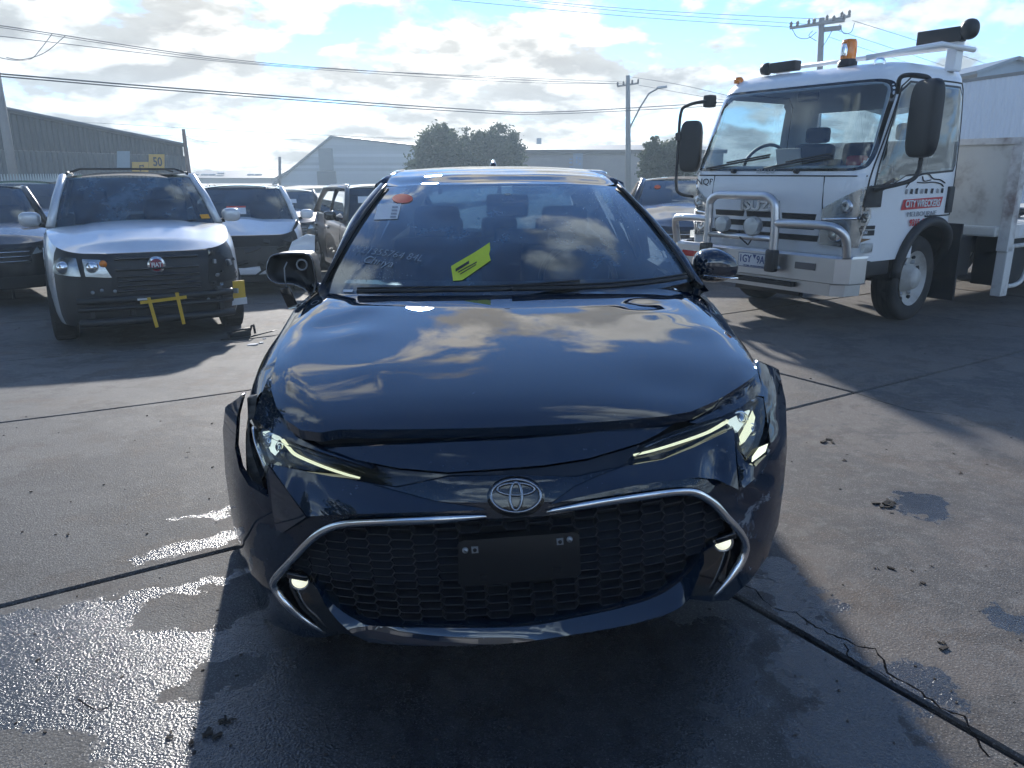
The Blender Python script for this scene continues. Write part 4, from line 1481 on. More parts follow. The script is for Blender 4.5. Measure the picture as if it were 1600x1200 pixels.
# --- white SUV with crushed front
M_chassis0 = simple('grimy_metal', (.05, .05, .05), .6, metal=.3, var=.3)
s = Car('white_suv', 'white SUV with a buckled bonnet and smashed open front behind the silver wagon', (-3.92, 11.3), radians(18), P_white, L=4.5, W=1.86, H=1.64, hz=.98, belt=1.10, beltr=1.12,
        yc=1.0, yw=1.75, yr=3.85, yt=4.3, r=.35, n=5, front_mat=M_dark, hood=False, rails='silver', zoff=-.42)
hp = []
rr = random.Random(2)
for j in range(9):
    t = j / 8
    y = .12 + 1.0 * t
    row = []
    for i in range(17):
        u = i / 8 - 1
        hw = .56 + .26 * t
        z = .80 + .36 * t ** .8 - .10 * abs(u) ** 1.6 * (1 - .4 * t) + .05 * max(0, .3 - abs(u - .1)) + .015 * sin(5 * u + 3 * t)
        row.append((u * hw + .02, y, z))
    hp.append(row)
thicken(MB().grid(hp).build('bonnet', P_white, s.root, True), .02)
s.fp('front_cavity', [(-.84, .40), (.84, .40), (.82, .96), (-.82, .96)], M_dark, -.02)
for i in range(22):
    x, z = rr.uniform(-.75, .75), rr.uniform(.42, .92)
    MB().box((x, s.fy(x, z) - .05, z), (rr.uniform(.04, .25), .05, rr.uniform(.02, .07)), 0, rr.uniform(-.5, .5), rr.uniform(-.6, .6), bev=.006).build('crushed_part', rr.choice([M_dark, M_plastic, M_plastic, M_dark, M_chassis0]), s.root)
s.fp('radiator', [(-.5, .46), (.5, .46), (.5, .80), (-.5, .80)], M_plastic, -.04)
b_ = MB()
hang = [(.42, .58), (.60, .66), (.70, .86), (.92, .96), (1.04, .94), (1.02, .70), (.98, .50), (.60, .48), (.40, .52)]
V, T, _ = fill(hang, .04)
b_.add([Vector((q.x, -.06 + .25 * (q.x - .4) ** 2 + .03 * sin(9 * q.y), q.y)) for q in V], T)
hb = thicken(b_.build('hanging_bumper', P_white, s.root, True), .015)
MB().add([Vector((x, -.085 + .25 * (x - .4) ** 2, z)) for x, z in ((.68, .60), (.96, .60), (.97, .72), (.82, .70))], [(0, 1, 2, 3)]).build('bumper_vent', M_dark, hb)
b_ = MB()
V, T, _ = fill([(-.96, .42), (-.40, .40), (.10, .40), (.45, .40), (.42, .54), (.0, .50), (-.5, .52), (-.90, .60)], .05)
b_.add([Vector((q.x, -.05 + .22 * q.x * q.x, q.y)) for q in V], T)
thicken(b_.build('lower_bumper', P_white, s.root, True), .015)
s.mirrors(P_white)
s.sticker('paper_sheet', .36, .55, .22, .42, M_paper)
s.sticker('red_sticker', .36, .55, .42, .47, M_red)

# --- other parked cars
g = Car('grey_suv', 'warm grey SUV with black mirror showing its flank beside the hatchback windscreen', (-1.48, 12.1), radians(25), P_grey, L=4.2, W=1.78, H=1.62, belt=1.05, beltr=1.12, yc=1.05, yw=1.7, yr=3.7, yt=4.0, wy=(.85, 3.4), zoff=-.40, rails='silver', rim=M_rim)
g.face()
g.mirrors(M_gloss)
g.sticker('paper_sheet', .12, .25, .55, .75, M_paper)
for sx in (-1, 1):
    p = g.side(4.02, .92, sx)
    MB().box(p + Vector((-sx * .03, 0, 0)), (.10, .22, .20), bev=.04).build('tail_light', M_redlens, g.root, True)
for a in (.15, 1.0):
    pass
bs_ = Car('black_sedan', 'black sedan with a round orange sticker on its windscreen right of the hatchback', (2.55, 10.6), radians(-6), P_navy, L=4.75, W=1.84, H=1.42, hz=.80, belt=.98, beltr=1.0, yc=1.35, yw=2.15, yr=3.4, yt=4.1, n=4.6, tail='sedan', zoff=-.06)
bs_.face()
bs_.mirrors(P_navy)
st = [(.18 + .035 * cos(2 * pi * i / 16), .74 + .075 * sin(2 * pi * i / 16)) for i in range(16)]
mesh('round_sticker', [bs_.glass_pt(a, b) for a, b in st], [tuple(range(16))], simple('orange_sticker', (.80, .13, .03), .5), bs_.ws)
d1 = Car('dark_hatchback', 'small dark hatchback with a paper on its windscreen, between the white and grey SUVs', (-5.05, 17.5), radians(14), P_black2, L=4.2, W=1.76, H=1.52, zoff=-.50)
d1.face()
d1.mirrors(P_black2)
d1.sticker('paper_sheet', .48, .66, .42, .62, M_paper)
d2 = Car('dark_suv', 'dark SUV with roof rails whose roof shows above the white SUV', (-6.1, 17.2), radians(16), P_navy, L=4.6, W=1.85, H=1.68, zoff=-.55, rails='black')
d2.face()
d2.mirrors(P_navy)
d3 = Car('black_suv', 'dusty black SUV squeezed between the fence and the silver wagon', (-6.75, 10.0), radians(36), P_black2, L=4.6, W=1.84, H=1.60, hz=.90, belt=1.04, zoff=-.35)
d3.face()
d3.mirrors(P_black2)
d3.sticker('paper_sheet', .1, .2, .6, .8, M_paper)
d4 = Car('black_van', 'black wagon behind the black SUV at the left edge', (-8.7, 14.2), radians(34), P_black2, L=4.7, W=1.9, H=1.66, belt=1.1, beltr=1.15, hz=.95, zoff=-.40)
d4.face()
d5 = Car('white_hatchback', 'white hatchback partly hidden behind the truck mirror at the cab', (4.2, 15.3), radians(-42), P_white, L=4.2, W=1.76, H=1.50, zoff=-.02)
d5.face()
d5.mirrors(P_white)

# --- car parts lying on the ground by the wagon's wheel
q = at_z(380, 522, gz(-2.5, 7.2))
db_ = empty('broken_lamp_bracket', (q.x, q.y, gz(q.x, q.y)), .3)
tag(db_, 'broken black lamp bracket lying on the concrete by the wagon wheel', 'car part')
MB().box((-.04, 0, .045), (.22, .14, .07), rz=.2, ry=-.1, bev=.015).build('housing', M_plastic, db_, True)
MB().tube([(-.10, -.07, .085), (-.02, -.07, .10), (.08, -.05, .10)], .012, 6).build('frame_bar', M_plastic, db_, True)
MB().tube([(.06, .02, .03), (.09, .02, .12), (.11, .0, .13), (.12, -.02, .04)], .012, 6).build('clip', M_plastic, db_, True)
MB().tube([(-.22, -.10, .012), (.05, -.08, .018), (.28, .0, .05), (.34, .02, .058)], [.02, .022, .016, .006], 6, flat=.4, up=(0, 0, 1)).build('strip', M_plastic, db_, True)
for px, py, s_, lab_ in ((395, 536, .055, 'largest pale plastic shard on the ground in front of the broken lamp bracket'), (408, 533, .035, 'pale plastic shard right of the largest shard near the lamp bracket'),
                       (413, 525, .018, 'tiny pale shard at the tip of the broken lamp bracket strip')):
    q = at_z(px, py, gz(-2.5, 7))
    o = MB().box((0, 0, .006), (s_ * 1.8, s_, .008), rz=rr.uniform(0, 3), ry=.1).build('plastic_shard', M_paper)
    o.location = (q.x, q.y, gz(q.x, q.y))
    tag(o, lab_, 'shard', 'plastic shards')

# ------------------------------------------------------------------ the black hatchback in the foreground
YAW = radians(1.6)
CAR_O = Vector((0.012, 1.76, 0))
car = empty('black_hatchback', CAR_O, YAW)
tag(car, 'crash damaged black hatchback with lit headlights and hanging bumper in the foreground', 'car')
RI = Matrix.Rotation(-YAW, 3, 'Z')
RF = Matrix.Rotation(YAW, 3, 'Z')
CL = RI @ (CAMP - CAR_O)


def lray(px, py):
    return RI @ ray(px, py)


def lproj(p):
    return proj(RF @ Vector(p) + CAR_O)


def at_v(px, py, v):
    d = lray(px, py)
    return CL + d * ((v - CL.y) / d.y)


PLAN = []


def plan(u):
    a = abs(u)
    U, D, n = 0.905, 0.80, 2.5
    ul = 0.835
    def f(x):
        return D * (1 - (1 - (x / U) ** n) ** (1 / n))
    if a < ul:
        return f(a)
    s = min((f(ul) - f(ul - 0.002)) / 0.002, 2.1)
    return f(ul) + s * (a - ul)


PROF = [(-0.2, 0.16), (0.12, 0.13), (0.20, 0.075), (0.28, 0.03), (0.40, 0.004), (0.50, 0.0), (0.60, 0.012), (0.68, 0.04), (0.74, 0.085), (0.80, 0.155), (0.86, 0.26), (0.95, 0.5), (1.1, 0.95)]


def shell(u, w):
    return plan(u) + lerp_table(w, PROF)


def hit(px, py, off=0.0, fn=shell):
    d = lray(px, py)
    f = lambda t: (CL.y + d.y * t) - fn(CL.x + d.x * t, CL.z + d.z * t) - off
    lo, hi = 1.2, None
    t = 1.2
    a = f(t)
    while t < 4.5:
        t2 = t + 0.03
        b = f(t2)
        if a <= 0 < b:
            for _ in range(24):
                m = (t + t2) / 2
                if f(m) <= 0:
                    t = m
                else:
                    t2 = m
            return CL + d * t
        t, a = t2, b
    return CL + d * 2.2


def hood_w(u, v):
    a = abs(u)
    w = lerp_table(v, [(-0.1, 0.70), (0.10, 0.795), (0.17, 0.832), (0.26, 0.862), (0.45, 0.903), (0.75, 0.950), (1.0, 0.982), (1.2, 1.0), (1.6, 1.01)])
    ridge = 0.34 + 0.24 * max(0, min(1, (v - 0.2) / 0.9))
    out = 1 / (1 + math.exp(-(a - ridge) / 0.012)) if abs(a - ridge) < 0.3 else (1.0 if a > ridge else 0.0)
    k_ = 0.9 if u < 0 else 0.45
    w -= 0.020 * (a / 0.7) ** 2
    # outside the crease the skin dips into a shallow bowl and rises again to the wing
    w -= k_ * out * 0.060 * max(0.0, a - ridge) * max(0, 1 - max(0, a - ridge) / 0.42)
    edge = 0.72 + 0.03 * v
    w -= 0.55 * max(0, a - (edge - 0.10)) ** 2 * 2.2
    # the front corners roll over towards the lamps
    w -= 1.7 * max(0.0, a - (0.44 + max(0.0, v - 0.12) * 0.62)) ** 2 * max(0.0, min(1.0, (0.75 - v) / 0.3))
    # crash ripples near the cowl, left and right, and a soft kink on the right front
    for cu, cv, r, h in ((-0.52, 0.98, 0.085, 0.006), (-0.60, 0.80, 0.10, -0.005), (-0.50, 0.70, 0.08, 0.003), (0.50, 1.0, 0.06, -0.006), (0.52, 0.90, 0.09, 0.005), (0.62, 0.76, 0.10, 0.004), (0.45, 0.30, 0.16, -0.008), (-0.40, 0.42, 0.12, 0.003)):
        w += h * math.exp(-((u - cu) ** 2 + ((v - cv) * 1.3) ** 2) / (r * r))
    w -= 0.10 * max(0, u - 0.35) ** 2 * max(0, 0.5 - v)
    return w


def hit_hood(px, py):
    d = lray(px, py)
    f = lambda t: (CL.z + d.z * t) - hood_w(CL.x + d.x * t, CL.y + d.y * t)
    t = 1.4
    a = f(t)
    while t < 5:
        t2 = t + 0.03
        b = f(t2)
        if a >= 0 > b:
            for _ in range(24):
                m = (t + t2) / 2
                if f(m) >= 0:
                    t = m
                else:
                    t2 = m
            return CL + d * t
        t, a = t2, b
    return CL + d * 3.0


def panel(name, P, mat, off=0.0, step=9, holes=(), skirt=0.03, ramp=None, parent=None, hitfn=None, lines=(), flare=0.0, backdir=(0, 1, 0)):
    """painted or plastic panel: outline measured in the photograph, laid on the car's shell; the edge is folded back by skirt"""
    V, T, loops = fill(P, step, holes, lines)
    pts = []
    for q in V:
        o_ = off + (ramp(q.x, q.y) if ramp else 0.0)
        pts.append(hitfn(q.x, q.y) if hitfn else hit(q.x, q.y, o_))
    # image y runs downwards, so flip the winding to face the camera
    F = [(a, c, b) for a, b, c in T]
    nv = len(pts)
    nrm = [Vector((0, 0, 0)) for _ in pts]
    for a, b, c in F:
        n = (pts[b] - pts[a]).cross(pts[c] - pts[a])
        for i in (a, b, c):
            nrm[i] += n
    if sum((n.y if hitfn is None else -n.z) for n in nrm) > 0:
        F = [(a, c, b) for a, b, c in F]
    verts = list(pts)
    faces = list(F)
    if skirt:
        bd = Vector(backdir).normalized()
        idx = {}
        for a, b in boundary_edges(F):
            for i in (a, b):
                if i not in idx:
                    idx[i] = len(verts)
                    verts.append(pts[i].copy())
                    verts.append(pts[i] + bd * skirt)
            faces.append((idx[b], idx[a], idx[a] + 1, idx[b] + 1))
    o = mesh(name, verts, faces, mat, parent or car)
    return o


def pxpath(P, off=0.0, n=6, fn=None):
    return [fn(q.x, q.y) if fn else hit(q.x, q.y, off) for q in spline2([Vector((x, y)) for x, y in P], n)]


# --- dark structure behind everything
panel('radiator_support', [(400, 660), (440, 640), (500, 680), (800, 662), (1100, 640), (1172, 604), (1190, 640), (1190, 720), (1200, 800), (1190, 860), (1120, 915), (1000, 955), (800, 990), (600, 990), (480, 960), (420, 900), (400, 780)],
      M_dark, off=0.09, step=18, skirt=0)

GR = [(760, 811), (660, 816), (545, 821), (514, 830), (494, 842), (466, 872), (446, 900), (488, 912), (520, 940), (556, 964), (600, 975), (800, 975), (900, 960), (980, 942), (1028, 925), (1068, 897), (1100, 862), (1124, 846),
      (1150, 836), (1134, 812), (1112, 792), (1090, 778), (1066, 774), (1020, 779), (940, 791), (854, 806)]
POCK_L = [(446, 900), (488, 912), (520, 945), (545, 985), (508, 988), (462, 956), (436, 928), (432, 912)]
POCK_R = [(1150, 836), (1124, 846), (1100, 866), (1092, 900), (1080, 932), (1112, 930), (1138, 902), (1158, 874), (1164, 856)]
FAS = [(388, 758), (374, 734), (367, 700), (370, 652), (379, 617), (352, 636), (348, 672), (352, 740), (360, 796), (372, 860), (384, 924), (396, 956), (430, 978), (472, 995), (505, 996), (540, 990), (570, 999),
       (600, 1006), (680, 1008), (800, 1004), (936, 984), (1004, 970), (1056, 952), (1078, 936), (1110, 940), (1138, 938), (1172, 908), (1200, 868), (1207, 844), (1216, 820), (1224, 764), (1230, 700), (1228, 628), (1217, 578),
       (1182, 564), (1190, 600), (1198, 650), (1204, 694), (1180, 722), (1164, 718), (1152, 700), (1146, 668), (1132, 674), (1084, 698), (1036, 718), (978, 728), (900, 745), (800, 742), (700, 745), (620, 762), (564, 752),
       (500, 740), (450, 731), (420, 725), (416, 742), (420, 778)]


def fas_ramp(x, y):
    r = 0.0
    # dents of the impact on the right-hand corner
    for cx, cy, s, h in ((1170, 790, 26, 0.016), (1150, 830, 18, -0.010), (1195, 740, 22, 0.014), (1120, 900, 20, 0.012), (1190, 850, 18, -0.010), (1140, 770, 14, 0.012), (1205, 660, 20, 0.012)):
        r += h * math.exp(-((x - cx) ** 2 + (y - cy) ** 2) / (s * s))
    # the loosened left corner stands off the wing
    return r


def hole_shrink(P):
    return P


bumper = panel('front_bumper', FAS, M_scuff, off=0.0, step=9, holes=[GR, POCK_L, POCK_R], skirt=0.035, ramp=fas_ramp)


def ramp_between(top, bot, amt, a0=0.0):
    def yat(P, x):
        if x <= P[0][0]:
            return P[0][1]
        for i in range(len(P) - 1):
            if x <= P[i + 1][0]:
                t = (x - P[i][0]) / (P[i + 1][0] - P[i][0] + 1e-9)
                return P[i][1] + t * (P[i + 1][1] - P[i][1])
        return P[-1][1]
    def f(x, y):
        t0, t1 = yat(top, x), yat(bot, x)
        s = max(0, min(1, (y - t0) / (t1 - t0 + 1e-6)))
        return a0 - amt * s * min(1, abs(t1 - t0) / 40)
    return f


wl_top = [(420, 724), (460, 733), (500, 741), (564, 753), (620, 768), (680, 784), (744, 793), (760, 797)]
wl_bot = [(480, 807), (560, 803), (640, 801), (760, 797)]
panel('bumper_wing', wl_top + wl_bot[::-1][1:] + [(452, 770)], M_black, off=-0.006, step=8, ramp=ramp_between(wl_top, [(420, 730)] + wl_bot, 0.035), parent=bumper)
panel('bumper_wing', [(419, 727), (452, 772), (478, 808), (433, 838), (426, 800), (422, 760)], M_black, off=-0.004, step=7, ramp=lambda x, y: -0.03 * max(0, min(1, (x - 420) / 58)), parent=bumper)
wr_top = [(860, 788), (900, 760), (940, 742), (980, 728), (1036, 718), (1084, 699), (1132, 676), (1147, 671)]
wr_bot = [(860, 788), (900, 778), (1000, 757), (1090, 746), (1120, 749), (1154, 765)]
panel('bumper_wing', wr_top + [(1150, 720)] + wr_bot[::-1], M_black, off=-0.006, step=8,
      ramp=lambda x, y: ramp_between(wr_top, wr_bot, 0.038)(x, y) + 0.03 * math.exp(-((x - 1118) ** 2 / 300 + (y - 730) ** 2 / 900)), parent=bumper)
crumple = panel('crumpled_corner', [(1148, 674), (1152, 702), (1164, 722), (1180, 730), (1204, 704), (1196, 730), (1180, 748), (1156, 767)], M_black, off=-0.010, step=6,
                ramp=lambda x, y: -0.035 * max(0, min(1, (x - 1150) / 20)) + 0.02 * max(0, (x - 1180) / 20), parent=bumper)

nose = [(500, 700), (600, 696), (700, 691), (800, 687), (900, 679), (1000, 667), (1064, 655), (1030, 677), (1000, 692), (920, 716), (850, 727), (800, 731), (700, 738), (620, 731), (560, 719), (516, 707)]
panel('nose_panel', nose, M_black, off=-0.004, step=8, ramp=lambda x, y: 0.0)
mous = [(516, 709), (560, 722), (620, 734), (700, 741), (800, 734), (850, 730), (920, 719), (1000, 695), (976, 726), (940, 744), (900, 760), (872, 776), (860, 796), (846, 811), (764, 815), (752, 800), (740, 791), (680, 780), (620, 764), (600, 752), (560, 732)]


def mous_ramp(x, y):
    d2 = ((x - 806) / 62) ** 2 + ((y - 776) / 44) ** 2
    return -0.020 * math.exp(-d2 * 1.3) + 0.010


panel('grille_moustache', mous, M_gloss, off=0.0, step=7, ramp=mous_ramp)

# --- lower lip
sm2 = lambda P: [(q.x, q.y) for q in spline2([Vector(q) for q in P], 5)]
lip_top = [(490, 908), (520, 943), (556, 968), (600, 979), (800, 980), (900, 965), (985, 946), (1034, 928), (1072, 900), (1100, 866)]
lip_bot = [(508, 945), (532, 974), (564, 998), (600, 1006), (680, 1009), (800, 1005), (936, 985), (1004, 971), (1056, 953), (1078, 930), (1100, 880)]
lip_top, lip_bot = sm2(lip_top), sm2(lip_bot)
panel('bumper_lip', lip_top + lip_bot[::-1], M_black, off=-0.012, step=7, ramp=ramp_between(lip_top, lip_bot, 0.055), parent=bumper, skirt=0.06)
# --- fog lamp pockets
panel('fog_lamp_pocket', POCK_L, M_gloss, off=0.03, step=7, parent=bumper, ramp=lambda x, y: -0.03 * max(0, min(1, (y - 910) / 75)))
panel('fog_lamp_pocket', POCK_R, M_gloss, off=0.03, step=7, parent=bumper, ramp=lambda x, y: -0.03 * max(0, min(1, (y - 850) / 80)))

# --- grille
grille = panel('grille_backing', GR, M_dark, off=0.055, step=14, skirt=0)
ROLL = 0.068


def gpoint(a, b, off):
    """grille coordinates (a to the right, b up from the plate's centre, both in metres) to the shell"""
    u = a * cos(ROLL) - b * sin(ROLL) + 0.003
    w = 0.503 + a * sin(ROLL) + b * cos(ROLL)
    return Vector((u, shell(u, w) + off, w))


M_grille = simple('grille_plastic', (0.020, 0.023, 0.030), 0.32, var=0.2, bump=0.05)


def cell_row(bf, rise, mode, shift):
    """one row of six-sided cells: a flat bottom bar and two sloping ends; 'plate' closes the cell with a sloping plate"""
    pitch, ins = 0.118, 0.012
    for i in range(-8, 9):
        a0 = i * pitch + shift - pitch * .25 - ins * .5
        a1 = a0 + pitch * .5 + ins
        c = gpoint((a0 + a1) / 2, bf, 0)
        x, y = lproj(c)
        if not inpoly(x, y, GR):
            continue
        if 714 < x < 906 and 840 < y < 914:
            continue
        L = [gpoint(a0, bf + rise, 0.016), gpoint(a0 + ins, bf, 0.010), gpoint(a1 - ins, bf, 0.010), gpoint(a1, bf + rise, 0.016)]
        mb = MB()
        bk = Vector((0, 0.03, 0.004))
        t = 0.0016
        lo = [p - Vector((0, 0, t)) for p in L]
        hi = [p + Vector((0, 0, t)) for p in L]
        mb.grid([lo, hi])
        mb.grid([hi, [p + bk for p in hi]])
        mb.grid([[p + bk for p in lo], lo])
        if mode == 'plate':
            mb.add([L[0] + Vector((0, .018, .002)), L[1] + Vector((0, .003, .002)), L[2] + Vector((0, .003, .002)), L[3] + Vector((0, .018, .002))], [(0, 1, 2, 3)])
        mb.build('grille_cell', M_grille, grille)


half = 0.118 / 2
rowi, bb_ = 0, 0.118
for mode, nrow, stp in (('open', 6, 0.0135), ('plate', 11, 0.0115), ('open', 10, 0.0135)):
    for i in range(nrow):
        cell_row(bb_, stp, mode, half * (rowi % 2))
        bb_ -= stp
        rowi += 1

# --- plate holder
M_plate = simple('plate_holder_plastic', (0.008, 0.009, 0.011), 0.42, var=0.2, bump=0.1, bscale=300)
ph = panel('plate_holder', [(716, 848), (724, 845), (896, 832), (905, 835), (908, 896), (900, 902), (724, 917), (716, 912)], M_plate, off=-0.012, step=10, skirt=0.03)
for px, py, sq in ((727, 860, 0), (742, 859, 1), (875, 846, 1), (890, 843, 0)):
    c = hit(px, py, -0.013)
    mb = MB()
    if sq:
        mb.box(c, (0.017, 0.004, 0.017), ry=-ROLL)
        mb.build('clip_nut', M_steel, ph)
        MB().lathe([(0.0, -0.006), (0.004, -0.006), (0.005, -0.002)], c, 'Y', 12).build('screw_hole', M_dark, ph)
    else:
        mb.lathe([(0.0, -0.005), (0.006, -0.0045), (0.008, -0.001), (0.008, 0.004)], c, 'Y', 16).build('screw', M_steel, ph, True)
        MB().box(c + Vector((0, -0.0055, 0)), (0.008, 0.001, 0.0016), ry=0.6).build('screw_slot', M_dark, ph)
for px, py in ((756, 903), (870, 891)):
    MB().box(hit(px, py, -0.014), (0.02, 0.006, 0.012)).build('slot', M_dark, ph)

# --- chrome strips
chL = [(760, 807), (720, 810), (660, 813), (590, 815), (540, 818), (514, 825), (494, 837), (475, 855), (456, 876), (440, 893), (430, 905), (428, 914), (434, 927), (448, 944), (470, 964), (508, 990)]
chR = [(854, 800), (900, 792), (940, 785), (1020, 773), (1066, 768), (1090, 771), (1114, 786), (1138, 812), (1156, 832), (1165, 852), (1160, 874), (1142, 902), (1116, 932)]
for P in (chL, chR):
    pts = pxpath(P, -0.012, 5)
    n = len(pts)
    rs = [0.0120 * min(1, 0.35 + 6 * min(i, n - 1 - i) / n) for i in range(n)]
    MB().tube(pts, rs, 10, flat=0.7, up=(0, 1, 0)).build('chrome_strip', M_chrome, bumper, True)

# --- emblem
emb = MB()
C = (806, 775)
ring = lambda cx, cy, rx, ry, n=40: [(cx + rx * cos(2 * pi * i / n), cy + ry * sin(2 * pi * i / n)) for i in range(n)]


def eon(P, off):
    return [hit(x, y, off) for x, y in P]


back = panel('emblem_plate', ring(806, 775, 40, 26.5, 36), M_gloss, off=-0.026, step=8, skirt=0.02)
for cx, cy, rx, ry, r in ((806, 775, 39, 25.5, .0045), (806, 775.5, 9.5, 22, .0042), (806, 764.5, 29, 9.5, .0040)):
    MB().tube(eon(ring(cx, cy, rx, ry), -0.031), r, 8, closed=True, flat=0.7, up=(0, 1, 0)).build('emblem_ring', M_badge, back, True)

# --- headlights
hlL = [(396, 652), (408, 664), (424, 675), (460, 691), (500, 705), (545, 719), (585, 734), (622, 760), (596, 757), (564, 750), (500, 738), (450, 729), (421, 723), (416, 742), (410, 728), (402, 706), (396, 680)]
hlR = [(978, 726), (988, 706), (1004, 694), (1040, 678), (1090, 661), (1130, 650), (1160, 634), (1180, 618), (1192, 622), (1196, 650), (1192, 676), (1182, 704), (1166, 717), (1153, 700), (1146, 668), (1132, 672), (1084, 697), (1036, 716)]
for P, sgn in ((hlL, -1), (hlR, 1)):
    h = panel('headlight', P, M_dark, off=0.05, step=9, skirt=0)
    panel('lamp_bezel', [(x, y) for x, y in P], M_gloss, off=0.046, step=12, skirt=-0.04, parent=h).hide_render = False
    panel('headlight_lens', P, M_lens, off=-0.002, step=8, skirt=0.0, parent=h)
    if sgn < 0:
        drl = [(442, 688), (450, 698), (460, 709), (480, 719), (510, 731), (540, 741), (562, 747)]
        lamp = [(410, 676), (424, 674), (436, 684), (444, 692), (438, 703), (430, 712), (423, 706), (418, 694)]
        MB().tube(pxpath([(396, 668), (400, 690), (408, 712), (415, 730)], 0.01, 4), 0.006, 6).build('light_guide', M_chrome, h, True)
    else:
        drl = [(990, 711), (1020, 704), (1060, 692), (1100, 678), (1120, 668), (1136, 658)]
        lamp = [(1134, 660), (1150, 650), (1172, 642), (1166, 656), (1158, 668), (1152, 676), (1144, 668)]
        panel('light_guide', [(1176, 642), (1180, 652), (1176, 672), (1164, 690), (1156, 696), (1155, 684), (1166, 664)], M_drl, off=0.012, step=6, skirt=0.004, parent=h)
        panel('broken_lens_piece', [(1200, 694), (1186, 700), (1176, 714), (1175, 722), (1186, 714), (1196, 706)], M_drl, off=-0.02, step=5, skirt=0.004, parent=h)
    MB().tube(pxpath(drl, 0.015, 6), [0.0030 + 0.0028 * (i / (len(drl) * 6)) for i in range((len(drl) - 1) * 6 + 1)][::(1 if sgn > 0 else -1)], 8).build('light_guide', M_drl, h, True)
    for cx_, cy_, rr_ in (((424, 690, .020), (440, 699, .014)) if sgn < 0 else ((1156, 656, .020), (1172, 672, .016))):
        c_ = hit(cx_, cy_, 0.03)
        MB().lathe([(0, -.016), (rr_ * .5, -.013), (rr_ * .85, -.004), (rr_, .006), (rr_ * 1.25, .0), (rr_ * 1.3, .02)], c_, 'Y', 20).build('projector_bowl', M_chrome, h, True)
    inn = [(452, 694), (500, 712), (550, 730), (596, 748)] if sgn < 0 else [(1006, 699), (1050, 682), (1090, 668), (1128, 655)]
    MB().tube(pxpath(inn, 0.02, 6), 0.0035, 6).build('bezel_trim', M_badge, h, True)
    panel('projector_lamp', lamp, M_led, off=0.02, step=6, skirt=0.01, parent=h,
          ramp=lambda x, y: 0.012 * sin(x * 0.9) * cos(y * 0.8))

# --- fog lamps
for px, py in ((468, 908), (1130, 848)):
    c = hit(px, py, 0.0)
    b_ = MB()
    prof = [(0.0, -0.012), (0.010, -0.011), (0.018, -0.006), (0.022, 0.0), (0.023, 0.012)]
    b_.lathe(prof, c, 'Y', 20)
    fl = b_.build('fog_lamp', M_fog, bumper, True)
    # straight upper brow of the bezel
    MB().box(c + Vector((0, -0.008, 0.022)), (0.056, 0.024, 0.016), ry=0.22 if px < 800 else -0.35, bev=0.004).build('fog_lamp_brow', M_gloss, fl, True)
    MB().lathe([(0.023, -0.002), (0.027, -0.004), (0.029, 0.006), (0.027, 0.02)], c, 'Y', 20).build('fog_lamp_rim', M_chrome, fl, True)

# --- bonnet
HOOD = [(499, 458), (600, 461), (700, 462), (800, 461), (900, 458), (1000, 450), (1066, 443), (1094, 452), (1112, 474), (1136, 506), (1160, 542), (1176, 568), (1183, 582), (1176, 590), (1152, 606), (1120, 626), (1080, 643), (1040, 650), (980, 656), (900, 662), (800, 667), (700, 670), (600, 671), (530, 671), (500, 676),
        (470, 672), (446, 656), (432, 636), (424, 610), (424, 592), (432, 560), (444, 528), (460, 500), (478, 474)]
bonnet = panel('bonnet', HOOD, M_black, step=6, hitfn=hit_hood, skirt=0.03, backdir=(0, 0.35, -1))
panel('bonnet_edge_trim', [(500, 672), (530, 668), (800, 664), (1000, 653), (1080, 640), (1076, 648), (1000, 662), (900, 672), (800, 680), (600, 689), (505, 698), (480, 688)], M_plastic, off=0.045, step=10, skirt=0.02)
# torn edge of the bonnet on the right
panel('torn_seal', [(1120, 628), (1150, 610), (1178, 590), (1184, 600), (1160, 620), (1128, 640), (1085, 652), (1060, 660), (1062, 654)], M_gloss, off=-0.004, step=6, skirt=0.01, ramp=lambda x, y: 0.008 * sin(x * .35))

# --- wings (front fenders) as lofted sides
SIDE = {  # v: (edge u, w), (shoulder), (mid), (low), (sill)
    0.46: ((0.690, 0.830), (0.745, 0.810), (0.800, 0.700), (0.815, 0.45), (0.80, 0.22)),
    0.62: ((0.715, 0.875), (0.770, 0.855), (0.835, 0.740), (0.855, 0.45), (0.84, 0.20)),
    0.90: ((0.735, 0.930), (0.790, 0.905), (0.872, 0.760), (0.875, 0.45), (0.86, 0.20)),
    1.20: ((0.765, 0.965), (0.815, 0.930), (0.880, 0.760), (0.882, 0.45), (0.87, 0.20)),
    1.50: ((0.790, 0.965), (0.830, 0.930), (0.884, 0.760), (0.885, 0.45), (0.87, 0.20)),
    2.30: ((0.800, 0.975), (0.835, 0.940), (0.888, 0.760), (0.886, 0.45), (0.87, 0.20)),
    3.10: ((0.790, 1.000), (0.840, 0.960), (0.895, 0.770), (0.890, 0.45), (0.87, 0.20)),
    3.70: ((0.740, 1.020), (0.800, 0.980), (0.870, 0.780), (0.870, 0.45), (0.85, 0.22)),
    4.10: ((0.640, 1.020), (0.720, 0.980), (0.800, 0.780), (0.800, 0.45), (0.78, 0.26)),
    4.34: ((0.400, 1.000), (0.500, 0.960), (0.600, 0.780), (0.600, 0.45), (0.58, 0.30))}
VK = sorted(SIDE)


def side_pt(v, i):
    return (lerp_table(v, [(q, SIDE[q][i][0]) for q in VK]), lerp_table(v, [(q, SIDE[q][i][1]) for q in VK]))


WH = [(0.93, 0.345), (3.57, 0.345)]


def arch(v):
    b = 0.19
    for vc, r in WH:
        if abs(v - vc) < r:
            b = max(b, 0.305 + sqrt(r * r - (v - vc) ** 2))
    return b


